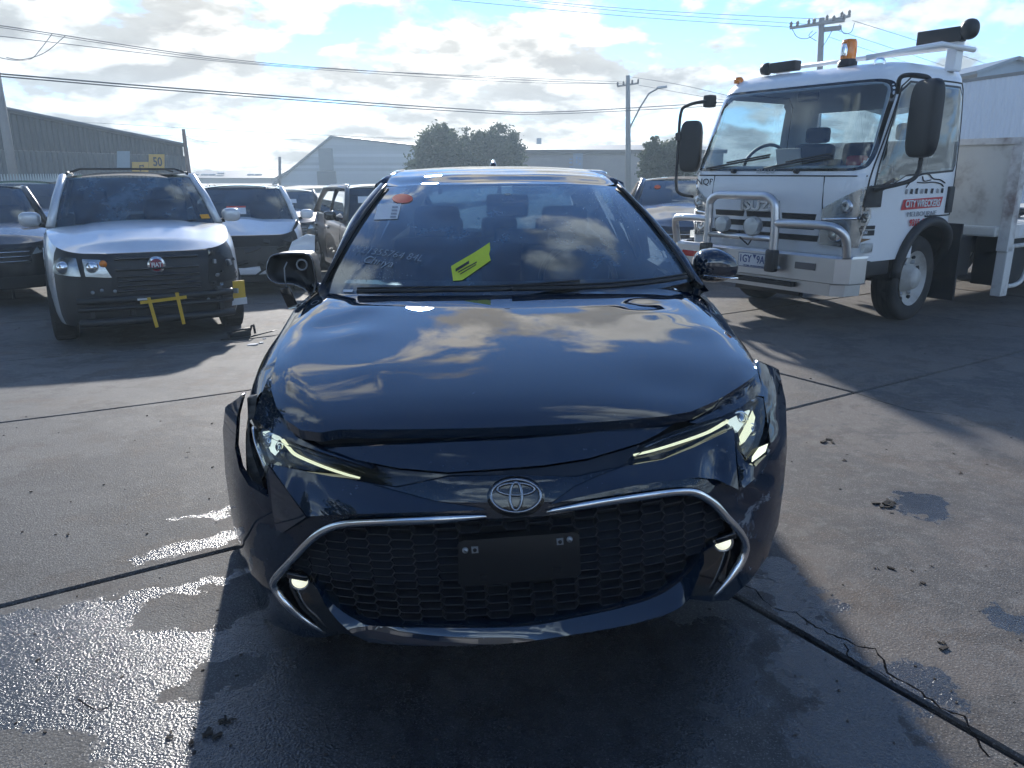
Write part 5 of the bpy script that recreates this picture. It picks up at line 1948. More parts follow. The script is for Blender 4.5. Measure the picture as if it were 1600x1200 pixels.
vs_list = sorted(set([round(0.46 + i * 0.06, 3) for i in range(65)] + [round(vc + r * cos(pi * i / 16), 3) for vc, r in WH for i in range(17)]))
for sgn, nm in ((-1, 'body_side'), (1, 'body_side')):
    rows = []
    for v in vs_list:
        key = [Vector(side_pt(v, i)) for i in range(5)]
        prof = spline2(key, 8)
        wb = arch(v)
        top = prof[0].y
        row = []
        for j in range(26):
            w = top + (wb - top) * (j / 25)
            # width at this height
            uu = prof[-1].x
            for q in range(len(prof) - 1):
                if prof[q].y >= w >= prof[q + 1].y:
                    t = (prof[q].y - w) / (prof[q].y - prof[q + 1].y + 1e-9)
                    uu = prof[q].x + (prof[q + 1].x - prof[q].x) * t
                    break
            row.append((sgn * uu, v, w))
        rows.append(row if sgn < 0 else row[::-1])
    sb = MB().grid(rows)
    side = sb.build(nm, M_black, car, True)
    for vc, r in WH:   # arch liner
        lr = []
        for i in range(17):
            a = pi * i / 16
            lr.append([(sgn * 0.865, vc + r * cos(a), 0.305 + r * sin(a)), (sgn * 0.55, vc + r * cos(a), 0.305 + r * sin(a))])
        MB().grid(lr).build('arch_liner', M_dark, side)
# front wing tops between bonnet and headlight
panel('front_wing', [(424, 596), (426, 620), (436, 648), (462, 682), (500, 702), (540, 716), (585, 733), (500, 706), (460, 692), (424, 676), (396, 653), (401, 636), (410, 612), (418, 592)], M_black, off=-0.010, step=7, skirt=0.03,
      ramp=lambda x, y: -0.01)
panel('front_wing', [(1182, 566), (1186, 590), (1196, 620), (1182, 618), (1158, 636), (1130, 650), (1090, 662), (1075, 660), (1120, 640), (1160, 620), (1178, 600)], M_black, off=-0.006, step=7, skirt=0.03)
# dark torn liner behind the loose left corner
panel('torn_liner', [(386, 622), (402, 616), (398, 648), (394, 690), (404, 730), (414, 772), (396, 756), (388, 735), (384, 700), (388, 660)], M_plastic, off=0.05, step=7, skirt=0.03, ramp=lambda x, y: 0.01 * sin(y * .5))

# --- windscreen, pillars, roof
wb_ = [(499, 458, 1.36), (560, 462, 1.26), (640, 465, 1.19), (790, 466, 1.15), (930, 463, 1.19), (1010, 455, 1.26), (1082, 439, 1.40)]
wt_ = [(604, 292, 2.00), (650, 289, 1.93), (710, 288, 1.89), (785, 287, 1.87), (855, 287, 1.89), (915, 288, 1.93), (965, 292, 2.00)]
bot = spline2([at_v(*q) for q in wb_], 6)
topc = spline2([at_v(*q) for q in wt_], 6)


def ws_pt(s, t, out=0.0):
    f = s * (len(bot) - 1)
    i = min(int(f), len(bot) - 2)
    a = bot[i].lerp(bot[i + 1], f - i)
    c = topc[i].lerp(topc[i + 1], f - i)
    p = a.lerp(c, t)
    bow = 4 * t * (1 - t) * 0.030
    n = Vector((0, -0.55, 0.83))
    return p + n * (bow + out)


NS, NTT = 36, 16
rows = [[ws_pt(i / NS, j / NTT) for i in range(NS + 1)] for j in range(NTT + 1)]
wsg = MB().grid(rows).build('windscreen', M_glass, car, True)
# black printed border of the glass
mbb = MB()
for (s0, s1, t0, t1) in ((0, 1, 0, 0.085), (0, 1, 0.975, 1.0), (0, 0.022, 0.085, 0.975), (0.978, 1, 0.085, 0.975)):
    mbb.grid([[ws_pt(s0 + (s1 - s0) * i / 24, t0 + (t1 - t0) * j / 6, -0.004) for i in range(25)] for j in range(7)])
mbb.build('screen_border', M_gloss, wsg, True)
pil = {-1: [(499, 460, 1.30), (507, 437, 1.40), (517, 413, 1.48), (531, 379, 1.60), (549, 342, 1.76), (571, 312, 1.93), (592, 288, 2.10), (608, 275, 2.24), (632, 266, 2.45)],
       1: [(1108, 455, 1.34), (1095, 437, 1.42), (1076, 405, 1.52), (1047, 371, 1.66), (1020, 341, 1.80), (988, 309, 1.98), (964, 283, 2.16), (940, 271, 2.32), (913, 266, 2.5)]}
for sgn in (-1, 1):
    outer = spline2([at_v(*q) for q in pil[sgn][:7]], 5)
    n = len(outer)
    rows = []
    for i in range(n):
        a, b2 = ws_pt(0 if sgn < 0 else 1, i / (n - 1), 0.006), outer[i]
        r = []
        for j in range(9):
            t = j / 8
            r.append(a.lerp(b2, t) + Vector((0, -0.6, 0.4)) * (0.025 * sin(pi * t)))
        r.append(b2 + Vector((-sgn * 0.035, 0.10, -0.03)))
        rows.append(r if sgn > 0 else r[::-1])
    MB().grid(rows).build('windscreen_pillar', M_black, car, True)
    MB().tube([ws_pt(0 if sgn < 0 else 1, t / 14, 0.006) + Vector((0, -.006, .004)) for t in range(15)], 0.007, 6).build('screen_moulding', M_plastic, car, True)
EDGE = {}
for sgn in (-1, 1):
    q = [at_v(*e) for e in pil[sgn][6:]]
    EDGE[sgn] = ([(p.y, p.x) for p in q] + [(2.8, sgn * .590), (3.3, sgn * .555), (3.95, sgn * .50)],
                 [(p.y, p.z) for p in q] + [(2.8, q[-1].z - .005), (3.3, q[-1].z - .035), (3.95, q[-1].z - .12)])

# roof
rw = lambda v: lerp_table(v, [(1.85, 0.545), (2.2, 0.575), (2.6, 0.585), (3.2, 0.56), (3.9, 0.50)])
rz_ = lambda v: lerp_table(v, [(1.85, 1.375), (2.05, 1.420), (2.3, 1.452), (2.6, 1.468), (3.0, 1.46), (3.5, 1.415), (3.95, 1.345)])
rows = []
for j in range(37):
    fr = (j / 36) ** 1.3
    r = []
    for i in range(33):
        a = i / 16 - 1
        sg_ = -1 if a < 0 else 1
        f = (i / 32) * (len(topc) - 1)
        i0 = min(int(f), len(topc) - 2)
        st = topc[i0].lerp(topc[i0 + 1], f - i0)
        # front edge runs from the glass to the pillar tops
        e0 = at_v(*pil[sg_][6])
        k0 = max(0, (abs(a) - .90) / .10)
        st = st.lerp(e0, k0)
        v = st.y + (3.95 - st.y) * fr
        ue = abs(lerp_table(v, EDGE[sg_][0])) if v > 2.1 else abs(e0.x)
        we = lerp_table(v, EDGE[sg_][1])
        k_ = sstep(0, .10, fr)
        u = st.x * (1 - k_) + a * ue * k_
        pk = rz_(v)
        w = pk - (pk - we) * abs(a) ** 2.6
        w = st.z * (1 - k_) + w * k_ + .012 * sin(pi * min(1, fr / .12)) * (1 - k0)
        r.append((u, v, w))
    rows.append(r)
roof = MB().grid(rows).build('roof', M_black, car, True)
for sgn in (-1, 1):
    # cant rail, side glass, rear pillars
    rail = [(lerp_table(v, EDGE[sgn][0]), v, lerp_table(v, EDGE[sgn][1]) - 0.03) for v in [2.12 + 0.1 * i for i in range(19)]]
    MB().tube(rail, 0.035, 8).build('cant_rail', M_black, car, True)
    for (v0, v1, t0, t1) in ((1.75, 2.55, 2.1, 2.55), (2.62, 3.35, 2.62, 3.30)):
        g = []
        for j in range(5):
            t = j / 4
            g.append([Vector((sgn * 0.795, v0 + (v1 - v0) * i / 6, 0.975)).lerp(Vector((sgn * (rw(t0 + (t1 - t0) * i / 6) + 0.02), t0 + (t1 - t0) * i / 6, rz_(t0 + (t1 - t0) * i / 6) - 0.075)), t) + Vector((sgn * 0.02 * sin(pi * t), 0, 0)) for i in range(7)])
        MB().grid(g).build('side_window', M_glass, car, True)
    MB().tube([(sgn * 0.795, 2.585, 0.96), (sgn * 0.70, 2.585, 1.2), (sgn * 0.60, 2.585, 1.39)], 0.035, 8).build('door_pillar', M_gloss, car, True)
    g = [[Vector((sgn * 0.79, 3.30, 0.98)).lerp(Vector((sgn * 0.575, 3.25, 1.36)), t / 5), Vector((sgn * 0.64, 4.10, 1.0)).lerp(Vector((sgn * 0.50, 3.95, 1.32)), t / 5)] for t in range(6)]
    MB().grid(g).build('rear_pillar', M_black, car, True)
# rear screen, tailgate, rear bumper
g = [[Vector((u * 0.60, 4.12 + 0.06 * (1 - u * u), 1.0)).lerp(Vector((u * 0.50, 3.93, 1.335)), t / 5) for u in [i / 5 - 1 for i in range(11)]] for t in range(6)]
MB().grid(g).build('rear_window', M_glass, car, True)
g = [[(u * 0.62 + 0.0, 4.36 - 0.25 * u ** 4 - 0.12 * t, 0.28 + 0.74 * t) for u in [i / 6 - 1 for i in range(13)]] for t in [j / 6 for j in range(7)]]
MB().grid(g).build('tailgate', M_black, car, True)
MB().box((0, 2.2, 0.24), (1.56, 3.2, 0.06)).build('floor_pan', M_dark, car)
MB().tube([(-0.04 + 0.03 * i * 0, 2.95, 1.455 + 0.0) for i in range(1)] + [(-0.04, 3.0, 1.475), (-0.04, 3.08, 1.50), (-0.04, 3.16, 1.46)], [0.02, 0.02, 0.012, 0.03], 8).build('roof_aerial', M_gloss, car, True)

# cowl, wipers
MB().grid([[at_v(x, y + 1, v) + Vector((0, -0.03, -0.035 + dz)) for x, y, v in wb_] for dz in (0, 0.0)][:1] + [[at_v(x, y, v) + Vector((0, 0.10, 0.0)) for x, y, v in wb_]]).build('cowl_panel', M_plastic, car, True)
for P in ([(560, 459, 1.20), (680, 457, 1.16), (790, 455, 1.17), (905, 447, 1.24)], [(800, 455, 1.15), (930, 452, 1.20), (1020, 444, 1.28), (1070, 436, 1.35)]):
    pts = [at_v(*q) + Vector((0, -0.025, 0.012)) for q in P]
    w_ = MB().tube(spline2(pts, 5), 0.009, 6).build('wiper', M_plastic, car, True)
    MB().tube([p + Vector((0, 0.006, 0.012)) for p in spline2(pts, 5)], 0.004, 5).build('wiper_blade', M_rubber, w_, True)

# --- interior
dash = [[Vector((u * 0.70, 1.42 + v * 0.42 - 0.08 * (1 - abs(u)), 0.955 + 0.02 * sin(pi * v) - 0.22 * max(0, v - 0.75) * 4)) for u in [i / 8 - 1 for i in range(17)]] for v in [j / 8 for j in range(9)]]
MB().grid(dash).build('dashboard', M_plastic, car, True)
MB().tube([(0.36 + 0.18 * cos(a), 1.93 + 0.06 * sin(a), 0.93 + 0.17 * sin(a)) for a in [2 * pi * i / 28 for i in range(28)]], 0.014, 8, closed=True).build('steering_wheel', M_plastic, car, True)
for sx in (-0.36, 0.36):
    s = MB()
    s.box((sx, 2.58, 0.78), (0.50, 0.16, 0.62), rx=-0.22, bev=0.07)
    st = s.build('front_seat', M_seat, car, True)
    MB().box((sx, 2.68, 1.17), (0.26, 0.10, 0.17), rx=-0.15, bev=0.045).build('headrest', M_seat, st, True)
    MB().box((sx, 2.32, 0.46), (0.50, 0.50, 0.16), bev=0.05).build('seat_cushion', M_seat, st, True)
rs_ = MB().box((0, 3.35, 0.75), (1.24, 0.18, 0.56), rx=-0.3, bev=0.07).build('rear_seat', M_seat, car, True)
for sx in (-0.36, 0, 0.36):
    MB().box((sx, 3.46, 1.08), (0.24, 0.09, 0.14), bev=0.04).build('headrest', M_seat, rs_, True)
# camera cover and mirror at the top of the screen
cc = MB().box(ws_pt(0.515, 0.86, -0.06), (0.19, 0.06, 0.10), rx=0.35, bev=0.02).build('camera_cover', M_gloss, car, True)
p = ws_pt(0.515, 0.84, -0.003)
MB().add([p + Vector((-0.028, 0, -0.016)), p + Vector((0.028, 0, -0.016)), p + Vector((0.012, 0.014, 0.014)), p + Vector((-0.012, 0.014, 0.014))], [(0, 1, 2, 3)]).build('camera_window', simple('camera_hood', (0.35, 0.38, 0.40), 0.5), cc)
MB().box(ws_pt(0.56, 0.80, -0.20), (0.25, 0.03, 0.07), rx=0.2, bev=0.02).build('rear_view_mirror', M_plastic, car, True)


def ws_find(px, py):
    """screen coordinates (s, t) of the point of the glass seen at a pixel"""
    best = None
    s0, s1, t0, t1 = 0, 1, 0, 1
    for it in range(4):
        best = None
        for i in range(21):
            for j in range(21):
                s, t = s0 + (s1 - s0) * i / 20, t0 + (t1 - t0) * j / 20
                if not (0 <= s <= 1 and 0 <= t <= 1):
                    continue
                x, y = lproj(ws_pt(s, t))
                d = (x - px) ** 2 + (y - py) ** 2
                if best is None or d < best[0]:
                    best = (d, s, t)
        ds, dt = (s1 - s0) / 10, (t1 - t0) / 10
        s0, s1, t0, t1 = best[1] - ds, best[1] + ds, best[2] - dt, best[2] + dt
    return best[1], best[2]


def on_glass(name, P, mat, out=0.002, step=7, parent=None):
    st = [ws_find(*q) for q in P]
    n = len(st)
    V, T, _ = fill(P, step)
    pts = []
    for q in V:
        s, t = ws_find(q.x, q.y)
        pts.append(ws_pt(s, t, out))
    return mesh(name, pts, [(a, c, b) for a, b, c in T], mat, parent or wsg, True)


def glass_text(body, px, py, size, mat, ang, out, sx=1.0, parent=None, name='lettering', bold=0.0):
    s, t = ws_find(px, py)
    c = ws_pt(s, t, out)
    e = 0.01
    xd = ws_pt(s + e, t) - ws_pt(s - e, t)
    yd = ws_pt(s, t + e) - ws_pt(s, t - e)
    M = frame_matrix(c, xd, yd) @ Matrix.Rotation(ang, 4, 'Z')
    return text_mesh(body, size, mat, parent or wsg, M, name, 0.0006, sx=sx, bold=bold)


on_glass('red_sticker', ring(629, 311, 16, 7.2, 24), simple('red_sticker', (0.72, 0.11, 0.06), 0.6), 0.003)
pap = on_glass('paper_sheet', [(591, 320), (627, 319), (621, 343), (584, 344)], M_paper, 0.003)
for i in range(4):
    y = 323.5 + i * 5
    MB().grid([[ws_pt(*ws_find(x, yy), 0.0045) for x in (613 - i, 622 - i)] for yy in (y + 3.2, y)]).build('printed_block', simple('grey_print_%d' % i, (0.35, 0.36, 0.38), 0.8), pap)
lime = on_glass('lime_tag', [(705, 417), (720, 408), (744, 394), (765, 380), (766, 390), (764, 398), (767, 408), (744, 424), (722, 439), (708, 440)], M_lime, 0.004, 6)
for body, x, y, sz, bo in (('ABANDON', 727, 411, 0.020, 0.0006), ('TO BE COLLECTED', 733, 418, 0.009, 0.0003), ('DO NOT REMOVE', 738, 421, 0.009, 0.0003)):
    pass
for i, (x0, y0, x1, y1, w) in enumerate(((712, 424, 733, 411, 2.4), (716, 427, 745, 411, 1.0), (719, 430, 744, 415, 0.9), (722, 428, 736, 420, 0.8))):
    q = []
    for t in range(9):
        x, y = x0 + (x1 - x0) * t / 8, y0 + (y1 - y0) * t / 8
        q.append((x, y))
    MB().grid([[ws_pt(*ws_find(x, y + dy), 0.0055) for x, y in q] for dy in (w, -w)]).build('printed_line', M_ink, lime)
glass_text('M21355764 84L', 606, 397, 0.056, M_chalk, -0.16, 0.003, 0.95, name='chalk_writing', bold=-0.0012)
glass_text('Chriya', 592, 410, 0.060, M_chalk, -0.18, 0.003, 0.95, name='chalk_writing', bold=-0.0006)
on_glass('small_label', [(537, 454), (552, 454), (551, 458), (536, 458)], M_paper, 0.006, 5)
# dust and glass grit thrown on the screen
db = MB()
for i in range(420):
    if i < 260:
        s, t = random.gauss(0.90, 0.06), random.gauss(0.74, 0.10)
    else:
        s, t = random.gauss(0.20, 0.05), random.gauss(0.13, 0.05)
    if not (0.03 < s < 0.97 and 0.09 < t < 0.97):
        continue
    c = ws_pt(s, t, 0.002)
    z = random.uniform(.0008, .0026)
    db.box(c, (z, z * .6, z), random.uniform(0, 3))
gg = db.build('glass_grit', M_chalk, wsg)
gg['kind'] = 'stuff'

# --- door mirrors
cR = at_v(1117, 414, 1.62)
mr = MB()
b_ = blob((0, 0, 0), (0.098, 0.085, 0.074))
for q in b_.v:
    # taper towards the outer tip
    k_ = 1 - 0.28 * max(0, q.x / 0.098)
    q.z = q.z * k_ - 0.010 * max(0, q.x / 0.098)
    mr.v.append(cR + Vector((q.x, q.y, q.z)))
mr.f = b_.f
mir = mr.build('door_mirror', M_black, car, True)
MB().tube([cR + Vector((-0.05, 0.03, -0.06)), cR + Vector((-0.10, 0.03, -0.09)), cR + Vector((-0.16, 0.03, -0.10))], [0.03, 0.035, 0.04], 8, flat=0.6).build('mirror_arm', M_gloss, mir, True)
MB().tube([cR + Vector((x, -0.082 + 1.6 * max(0, x - 0.0) ** 2 * 3, -0.045 - 0.1 * x)) for x in (-0.07, -0.02, 0.03, 0.07, 0.09)], 0.006, 6).build('indicator_strip', M_lens, mir, True)
# left mirror: cap and glass gone, open housing and a dangling indicator
cLm = at_v(457, 425, 1.60)
outl = [(-0.105, -0.01), (-0.092, 0.055), (-0.055, 0.078), (0.05, 0.082), (0.085, 0.070), (0.098, 0.02), (0.100, -0.06), (0.075, -0.10), (0.055, -0.075), (0.0, -0.05), (-0.07, -0.045)]
outl = [(q.x, q.y) for q in spline2([Vector(q) for q in outl], 4, True)]
rows = []
for d_, s_ in ((-0.015, 1.0), (-0.02, 0.94), (0.03, 0.88), (0.045, 0.5), (0.05, 0.02)):
    rows.append([cLm + Vector((x * s_, d_, y * s_)) for x, y in outl + outl[:1]])
lm = MB().grid(rows).build('door_mirror', M_plastic, car, True)
MB().grid([[cLm + Vector((x, d_, y)) for x, y in outl + outl[:1]] for d_ in (-0.015, 0.10)]).build('mirror_shell', M_plastic, lm, True)
MB().tube([cLm + Vector((x, -0.017, y)) for x, y in outl], 0.0035, 5, closed=True).build('mirror_rim', M_badge, lm, True)
MB().tube([cLm + Vector((0.045 + 0.022 * cos(a), -0.01, 0.032 + 0.022 * sin(a))) for a in [2 * pi * i / 16 for i in range(16)]], 0.004, 6, closed=True).build('mirror_motor', M_steel, lm, True)
MB().tube([cLm + Vector((-0.015, -0.02, 0.045)), cLm + Vector((-0.028, -0.022, 0.02)), cLm + Vector((-0.028, -0.025, -0.03)), cLm + Vector((-0.025, -0.02, -0.07))], 0.003, 6).build('wire', M_steel, lm, True)
MB().box(cLm + Vector((-0.02, -0.02, -0.105)), (0.045, 0.012, 0.085), ry=-0.35, bev=0.004).build('dangling_indicator', M_gloss, lm, True)
MB().box(cLm + Vector((-0.004, -0.03, -0.145)), (0.035, 0.008, 0.012), ry=-0.2).build('broken_clip', M_lens, lm)
MB().tube([cLm + Vector((0.08, 0.02, -0.05)), cLm + Vector((0.12, 0.03, -0.09)), cLm + Vector((0.17, 0.03, -0.11))], [0.035, 0.035, 0.04], 8, flat=0.6).build('mirror_arm', M_gloss, lm, True)


# --- wheels
for sx in (-1, 1):
    wheel(car, (sx * 0.765, 0.93, 0.317), 0.317, 0.215, 0.68, 5, sx)
    wheel(car, (sx * 0.765, 3.57, 0.317), 0.317, 0.215, 0.68, 5, sx)

# ------------------------------------------------------------------ white tow truck
TPHI = radians(-55.5)
TO = Vector((2.465, 7.72, 0))
truck = empty('tow_truck', TO, TPHI)
truck.scale = (1.05, 1.05, 1.05)
tag(truck, 'white tilt tray tow truck with aluminium bull bar and amber beacon', 'truck')
M_tw = simple('truck_white', (0.78, 0.80, 0.81), 0.34, coat=0.5, var=0.04, scale=2.0, dirt=0.10, dirt_col=(.30, .28, .25), coat_rough=0.06)
M_tray = simple('tray_paint', (0.58, 0.58, 0.54), 0.55, var=0.10, dirt=0.55, dirt_col=(.16, .12, .09))
M_rust = simple('rusty_white', (0.66, 0.65, 0.62), 0.6, var=0.1, scale=5, dirt=0.75, dirt_col=(.13, .06, .04))
M_chassis = simple('chassis_black', (0.02, 0.021, 0.023), 0.6, var=0.3, dirt=0.4)
CW, CD, CN = 0.99, 1.66, 7.0
ZR = [(0.40, 0.0), (1.20, 0.0), (1.36, 0.015), (1.60, 0.10), (1.85, 0.20), (2.10, 0.31), (2.20, 0.38), (2.27, 0.52), (2.30, 0.70)]
XS = [(0.40, 1.0), (1.30, 1.0), (1.7, .985), (2.05, .955), (2.18, .925), (2.26, .86), (2.30, .72)]


def cab_pt(t, z):
    x = CW * sgp(sin(t), 2 / CN)
    y = CD / 2 * (1 - sgp(cos(t), 2 / CN))
    fw = max(0, 1 - y / (CD * .95))
    return Vector((x * lerp_table(z, XS), y + lerp_table(z, ZR) * fw ** 1.0, z))


def cab_front(x, z, off=0.0):
    a = min(.995, abs(x) / (CW * lerp_table(z, XS)))
    y = CD / 2 * (1 - (1 - a ** CN) ** (1 / CN))
    fw = max(0, 1 - y / (CD * .95))
    return Vector((x, y + lerp_table(z, ZR) * fw + off, z))


def cab_side(y, z, off=0.0, s=1):
    """point of the cab's flank at depth y (measured low on the cab)"""
    a = abs(1 - 2 * y / CD)
    x = CW * max(0, 1 - a ** CN) ** (1 / CN)
    return Vector((s * (x * lerp_table(z, XS) + off), y + lerp_table(z, ZR) * max(0, 1 - y / (CD * .95)), z))


# openings
WS = [(-.86, 1.42), (.86, 1.42), (.90, 1.50), (.88, 2.02), (.82, 2.08), (-.82, 2.08), (-.88, 2.02), (-.90, 1.50)]
DW = [(.20, 1.20), (.62, 1.36), (1.38, 1.40), (1.42, 1.46), (1.42, 2.02), (1.36, 2.08), (.36, 2.08), (.24, 2.0)]    # door glass (y, z)
RW = [(-.66, 1.50), (.66, 1.50), (.66, 1.98), (-.66, 1.98)]
ths = sorted(set([round(2 * pi * i / 160, 5) for i in range(160)]))
zs = [.62 + .02 * i for i in range(79)] + [2.20, 2.225, 2.245, 2.26, 2.275, 2.285, 2.295]
zs = sorted(set(round(z, 4) for z in zs))
cabm = MB()
ring_ = [[cab_pt(t, z) for t in ths + [ths[0]]] for z in zs]
keep = []
nt = len(ths) + 1
for r_ in ring_:
    cabm.v += r_
for j in range(len(zs) - 1):
    zm = (zs[j] + zs[j + 1]) / 2
    for i in range(len(ths)):
        t0, t1 = ths[i], (ths[i + 1] if i + 1 < len(ths) else 2 * pi)
        p = cab_pt((t0 + t1) / 2, zm)
        yl = CD / 2 * (1 - sgp(cos((t0 + t1) / 2), 2 / CN))
        front = yl < .10 and abs(p.x) < .93
        back = yl > CD - .10 and abs(p.x) < .9
        if front and inpoly(p.x * .985, zm, WS):
            continue
        if not front and not back and inpoly(yl, zm, [(y + (.0), z) for y, z in DW]):
            continue
        if back and inpoly(p.x, zm, RW):
            continue
        # wheel arch
        if not front and not back and (yl - 1.12) ** 2 + (zm - .42) ** 2 < .50 ** 2:
            continue
        cabm.f.append((j * nt + i, j * nt + i + 1, (j + 1) * nt + i + 1, (j + 1) * nt + i))
top = [cab_pt(t, zs[-1]) for t in ths]
b0 = len(cabm.v)
cabm.v += top
cabm.f.append(tuple(range(b0, b0 + len(top))))
cab = cabm.build('cab', M_tw, truck, True)


def cpatch(name, P, mat, fn, off, parent=None, step=.06, skirt=.0, holes=()):
    V, T, _ = fill(P, step, holes)
    pts = [fn(q.x, q.y, off) for q in V]
    vs, fs = list(pts), list(T)
    if skirt:
        idx = {}
        for a, b in boundary_edges(T):
            for i in (a, b):
                if i not in idx:
                    idx[i] = len(vs)
                    vs += [pts[i].copy(), fn(V[i].x, V[i].y, off + skirt)]
            fs.append((idx[b], idx[a], idx[a] + 1, idx[b] + 1))
    return mesh(name, vs, fs, mat, parent or truck, True)


def rounded(P, k=.22, n=4):
    out = []
    m = len(P)
    for i in range(m):
        a, b, c = Vector(P[i - 1]), Vector(P[i]), Vector(P[(i + 1) % m])
        p0, p1 = b.lerp(a, k * min(1, .25 / max(.01, (a - b).length))), b.lerp(c, k * min(1, .25 / max(.01, (c - b).length)))
        for j in range(n + 1):
            t = j / n
            q = p0 * (1 - t) ** 2 + b * 2 * t * (1 - t) + p1 * t * t
            out.append((q.x, q.y))
    return out


def grow(P, d):
    cx = sum(q[0] for q in P) / len(P)
    cy = sum(q[1] for q in P) / len(P)
    return [(x + math.copysign(d, x - cx), y + math.copysign(d, y - cy)) for x, y in P]


M_tglass = glass('truck_glass', (0.62, 0.70, 0.72), 0.06, (0.3, 0.36, 0.42), 1.9)
wsP = rounded(grow(WS, .02), .5)
scr = cpatch('windscreen', wsP, M_tglass, cab_front, -.006)
cpatch('screen_seal', rounded(grow(WS, .045), .5), M_gloss, cab_front, -.004, holes=[rounded(grow(WS, -.022), .5)], step=.05, parent=scr)
for s in (-1, 1):
    fn = lambda y, z, o, s=s: cab_side(y, z, o, s)
    dw = cpatch('door_window', grow(DW, .012), M_tglass, fn, .004)
    cpatch('window_seal', grow(DW, .03), M_plastic, fn, .003, holes=[grow(DW, -.012)], step=.05, parent=dw)
    # door outline
    door = [(.12, 1.05), (.13, 1.30), (.22, 2.06), (.34, 2.14), (1.44, 2.14), (1.52, 2.04), (1.53, 1.05), (1.50, .98)]
    MB().tube([cab_side(y, z, .002, s) for y, z in densify(door + [(1.0, .98)], .06, False)], .007, 5).build('door_gap', M_dark, truck)
    MB().box(cab_side(1.40, 1.12, .012, s), (.03, .10, .24), bev=.012).build('door_handle', M_plastic, truck, True)
    # wheel arch flare
    fl = [cab_side(max(.05, min(CD - .02, 1.12 + .515 * cos(a))), max(.45, .42 + .515 * sin(a)), .02, s) for a in [pi * (.02 + .96 * i / 24) for i in range(25)]]
    MB().tube(fl, .045, 8).build('wheel_arch', M_chassis, truck, True)
    # corner vent panel below the pillar
    cpatch('corner_panel', [(.015, .98), (.10, .98), (.10, 1.36), (.03, 1.36)], M_tw, fn, .006, step=.04)
rw_ = mesh('rear_window', [(-.66, CD + .004, 1.50), (.66, CD + .004, 1.50), (.66, CD + .004, 1.98), (-.66, CD + .004, 1.98)], [(0, 1, 2, 3)], M_tglass, truck)
# lower door skirt and steps
for s in (-1, 1):
    MB().box((s * .93, .36, .56), (.10, .36, .14), bev=.02).build('step', M_chassis, truck, True)

# roof gear
for x, h in ((-.38, 0), (.56, 0)):
    pass
p = cab_front(.24, 2.20)
bc = MB().lathe([(0.085, 0), (.085, .035), (.07, .05), (.07, .06)], (.30, .62, 2.285), 'Z', 18).build('beacon', M_plastic, truck, True)
MB().lathe([(.066, 0), (.070, .06), (.066, .14), (.055, .165), (0.0, .175)], (.30, .62, 2.345), 'Z', 18).build('beacon_lens', M_amber, bc, True)
MB().lathe([(.03, 0), (.035, .05), (.02, .10)], (.30, .555, 2.37), 'Z', 10).build('beacon_reflector', M_chrome, bc, True)
for x, y, z, l in ((-.40, .58, 2.345, .30),):
    lb_ = MB().box((x + .06, y, z), (l, .10, .09), bev=.01).build('work_light', M_plastic, truck, True)
    MB().lathe([(0, -.04), (.055, -.03), (.06, .03), (0, .06)], (x - .16, y, z + .0), 'X', 14).build('lamp_cap', M_plastic, lb_, True)
bar = MB().tube([(.52, .55, 2.33), (.96, .95, 2.42), (.96, 1.50, 2.42)], .024, 8).build('roof_bar', M_tw, truck, True)
MB().box((.90, 1.30, 2.36), (.09, .12, .26), bev=.01).build('bar_post', M_tw, truck)
MB().box((-.90, 1.30, 2.36), (.09, .12, .26), bev=.01).build('bar_post', M_tw, truck)
MB().tube([(-.90, 1.34, 2.44), (.90, 1.34, 2.44)], .024, 8).build('roof_bar', M_tw, truck, True)
lb_ = MB().box((.78, 1.26, 2.53), (.40, .10, .12), bev=.01).build('work_light', M_plastic, truck, True)
b_ = blob((1.02, 1.26, 2.56), (.075, .075, .085), pw=2.2)
mesh('lamp_cap', b_.v, b_.f, M_plastic, lb_, True)
MB().lathe([(.05, 0), (.05, .03), (.03, .055), (0, .06)], cab_front(.70, 2.22) + Vector((0, .05, .03)), 'Z', 12).build('marker_lamp', M_lens, truck, True)
MB().lathe([(.05, 0), (.05, .03), (.03, .055), (0, .06)], cab_front(-.80, 2.20) + Vector((0, .05, .03)), 'Z', 12).build('marker_lamp', M_amber, truck, True)

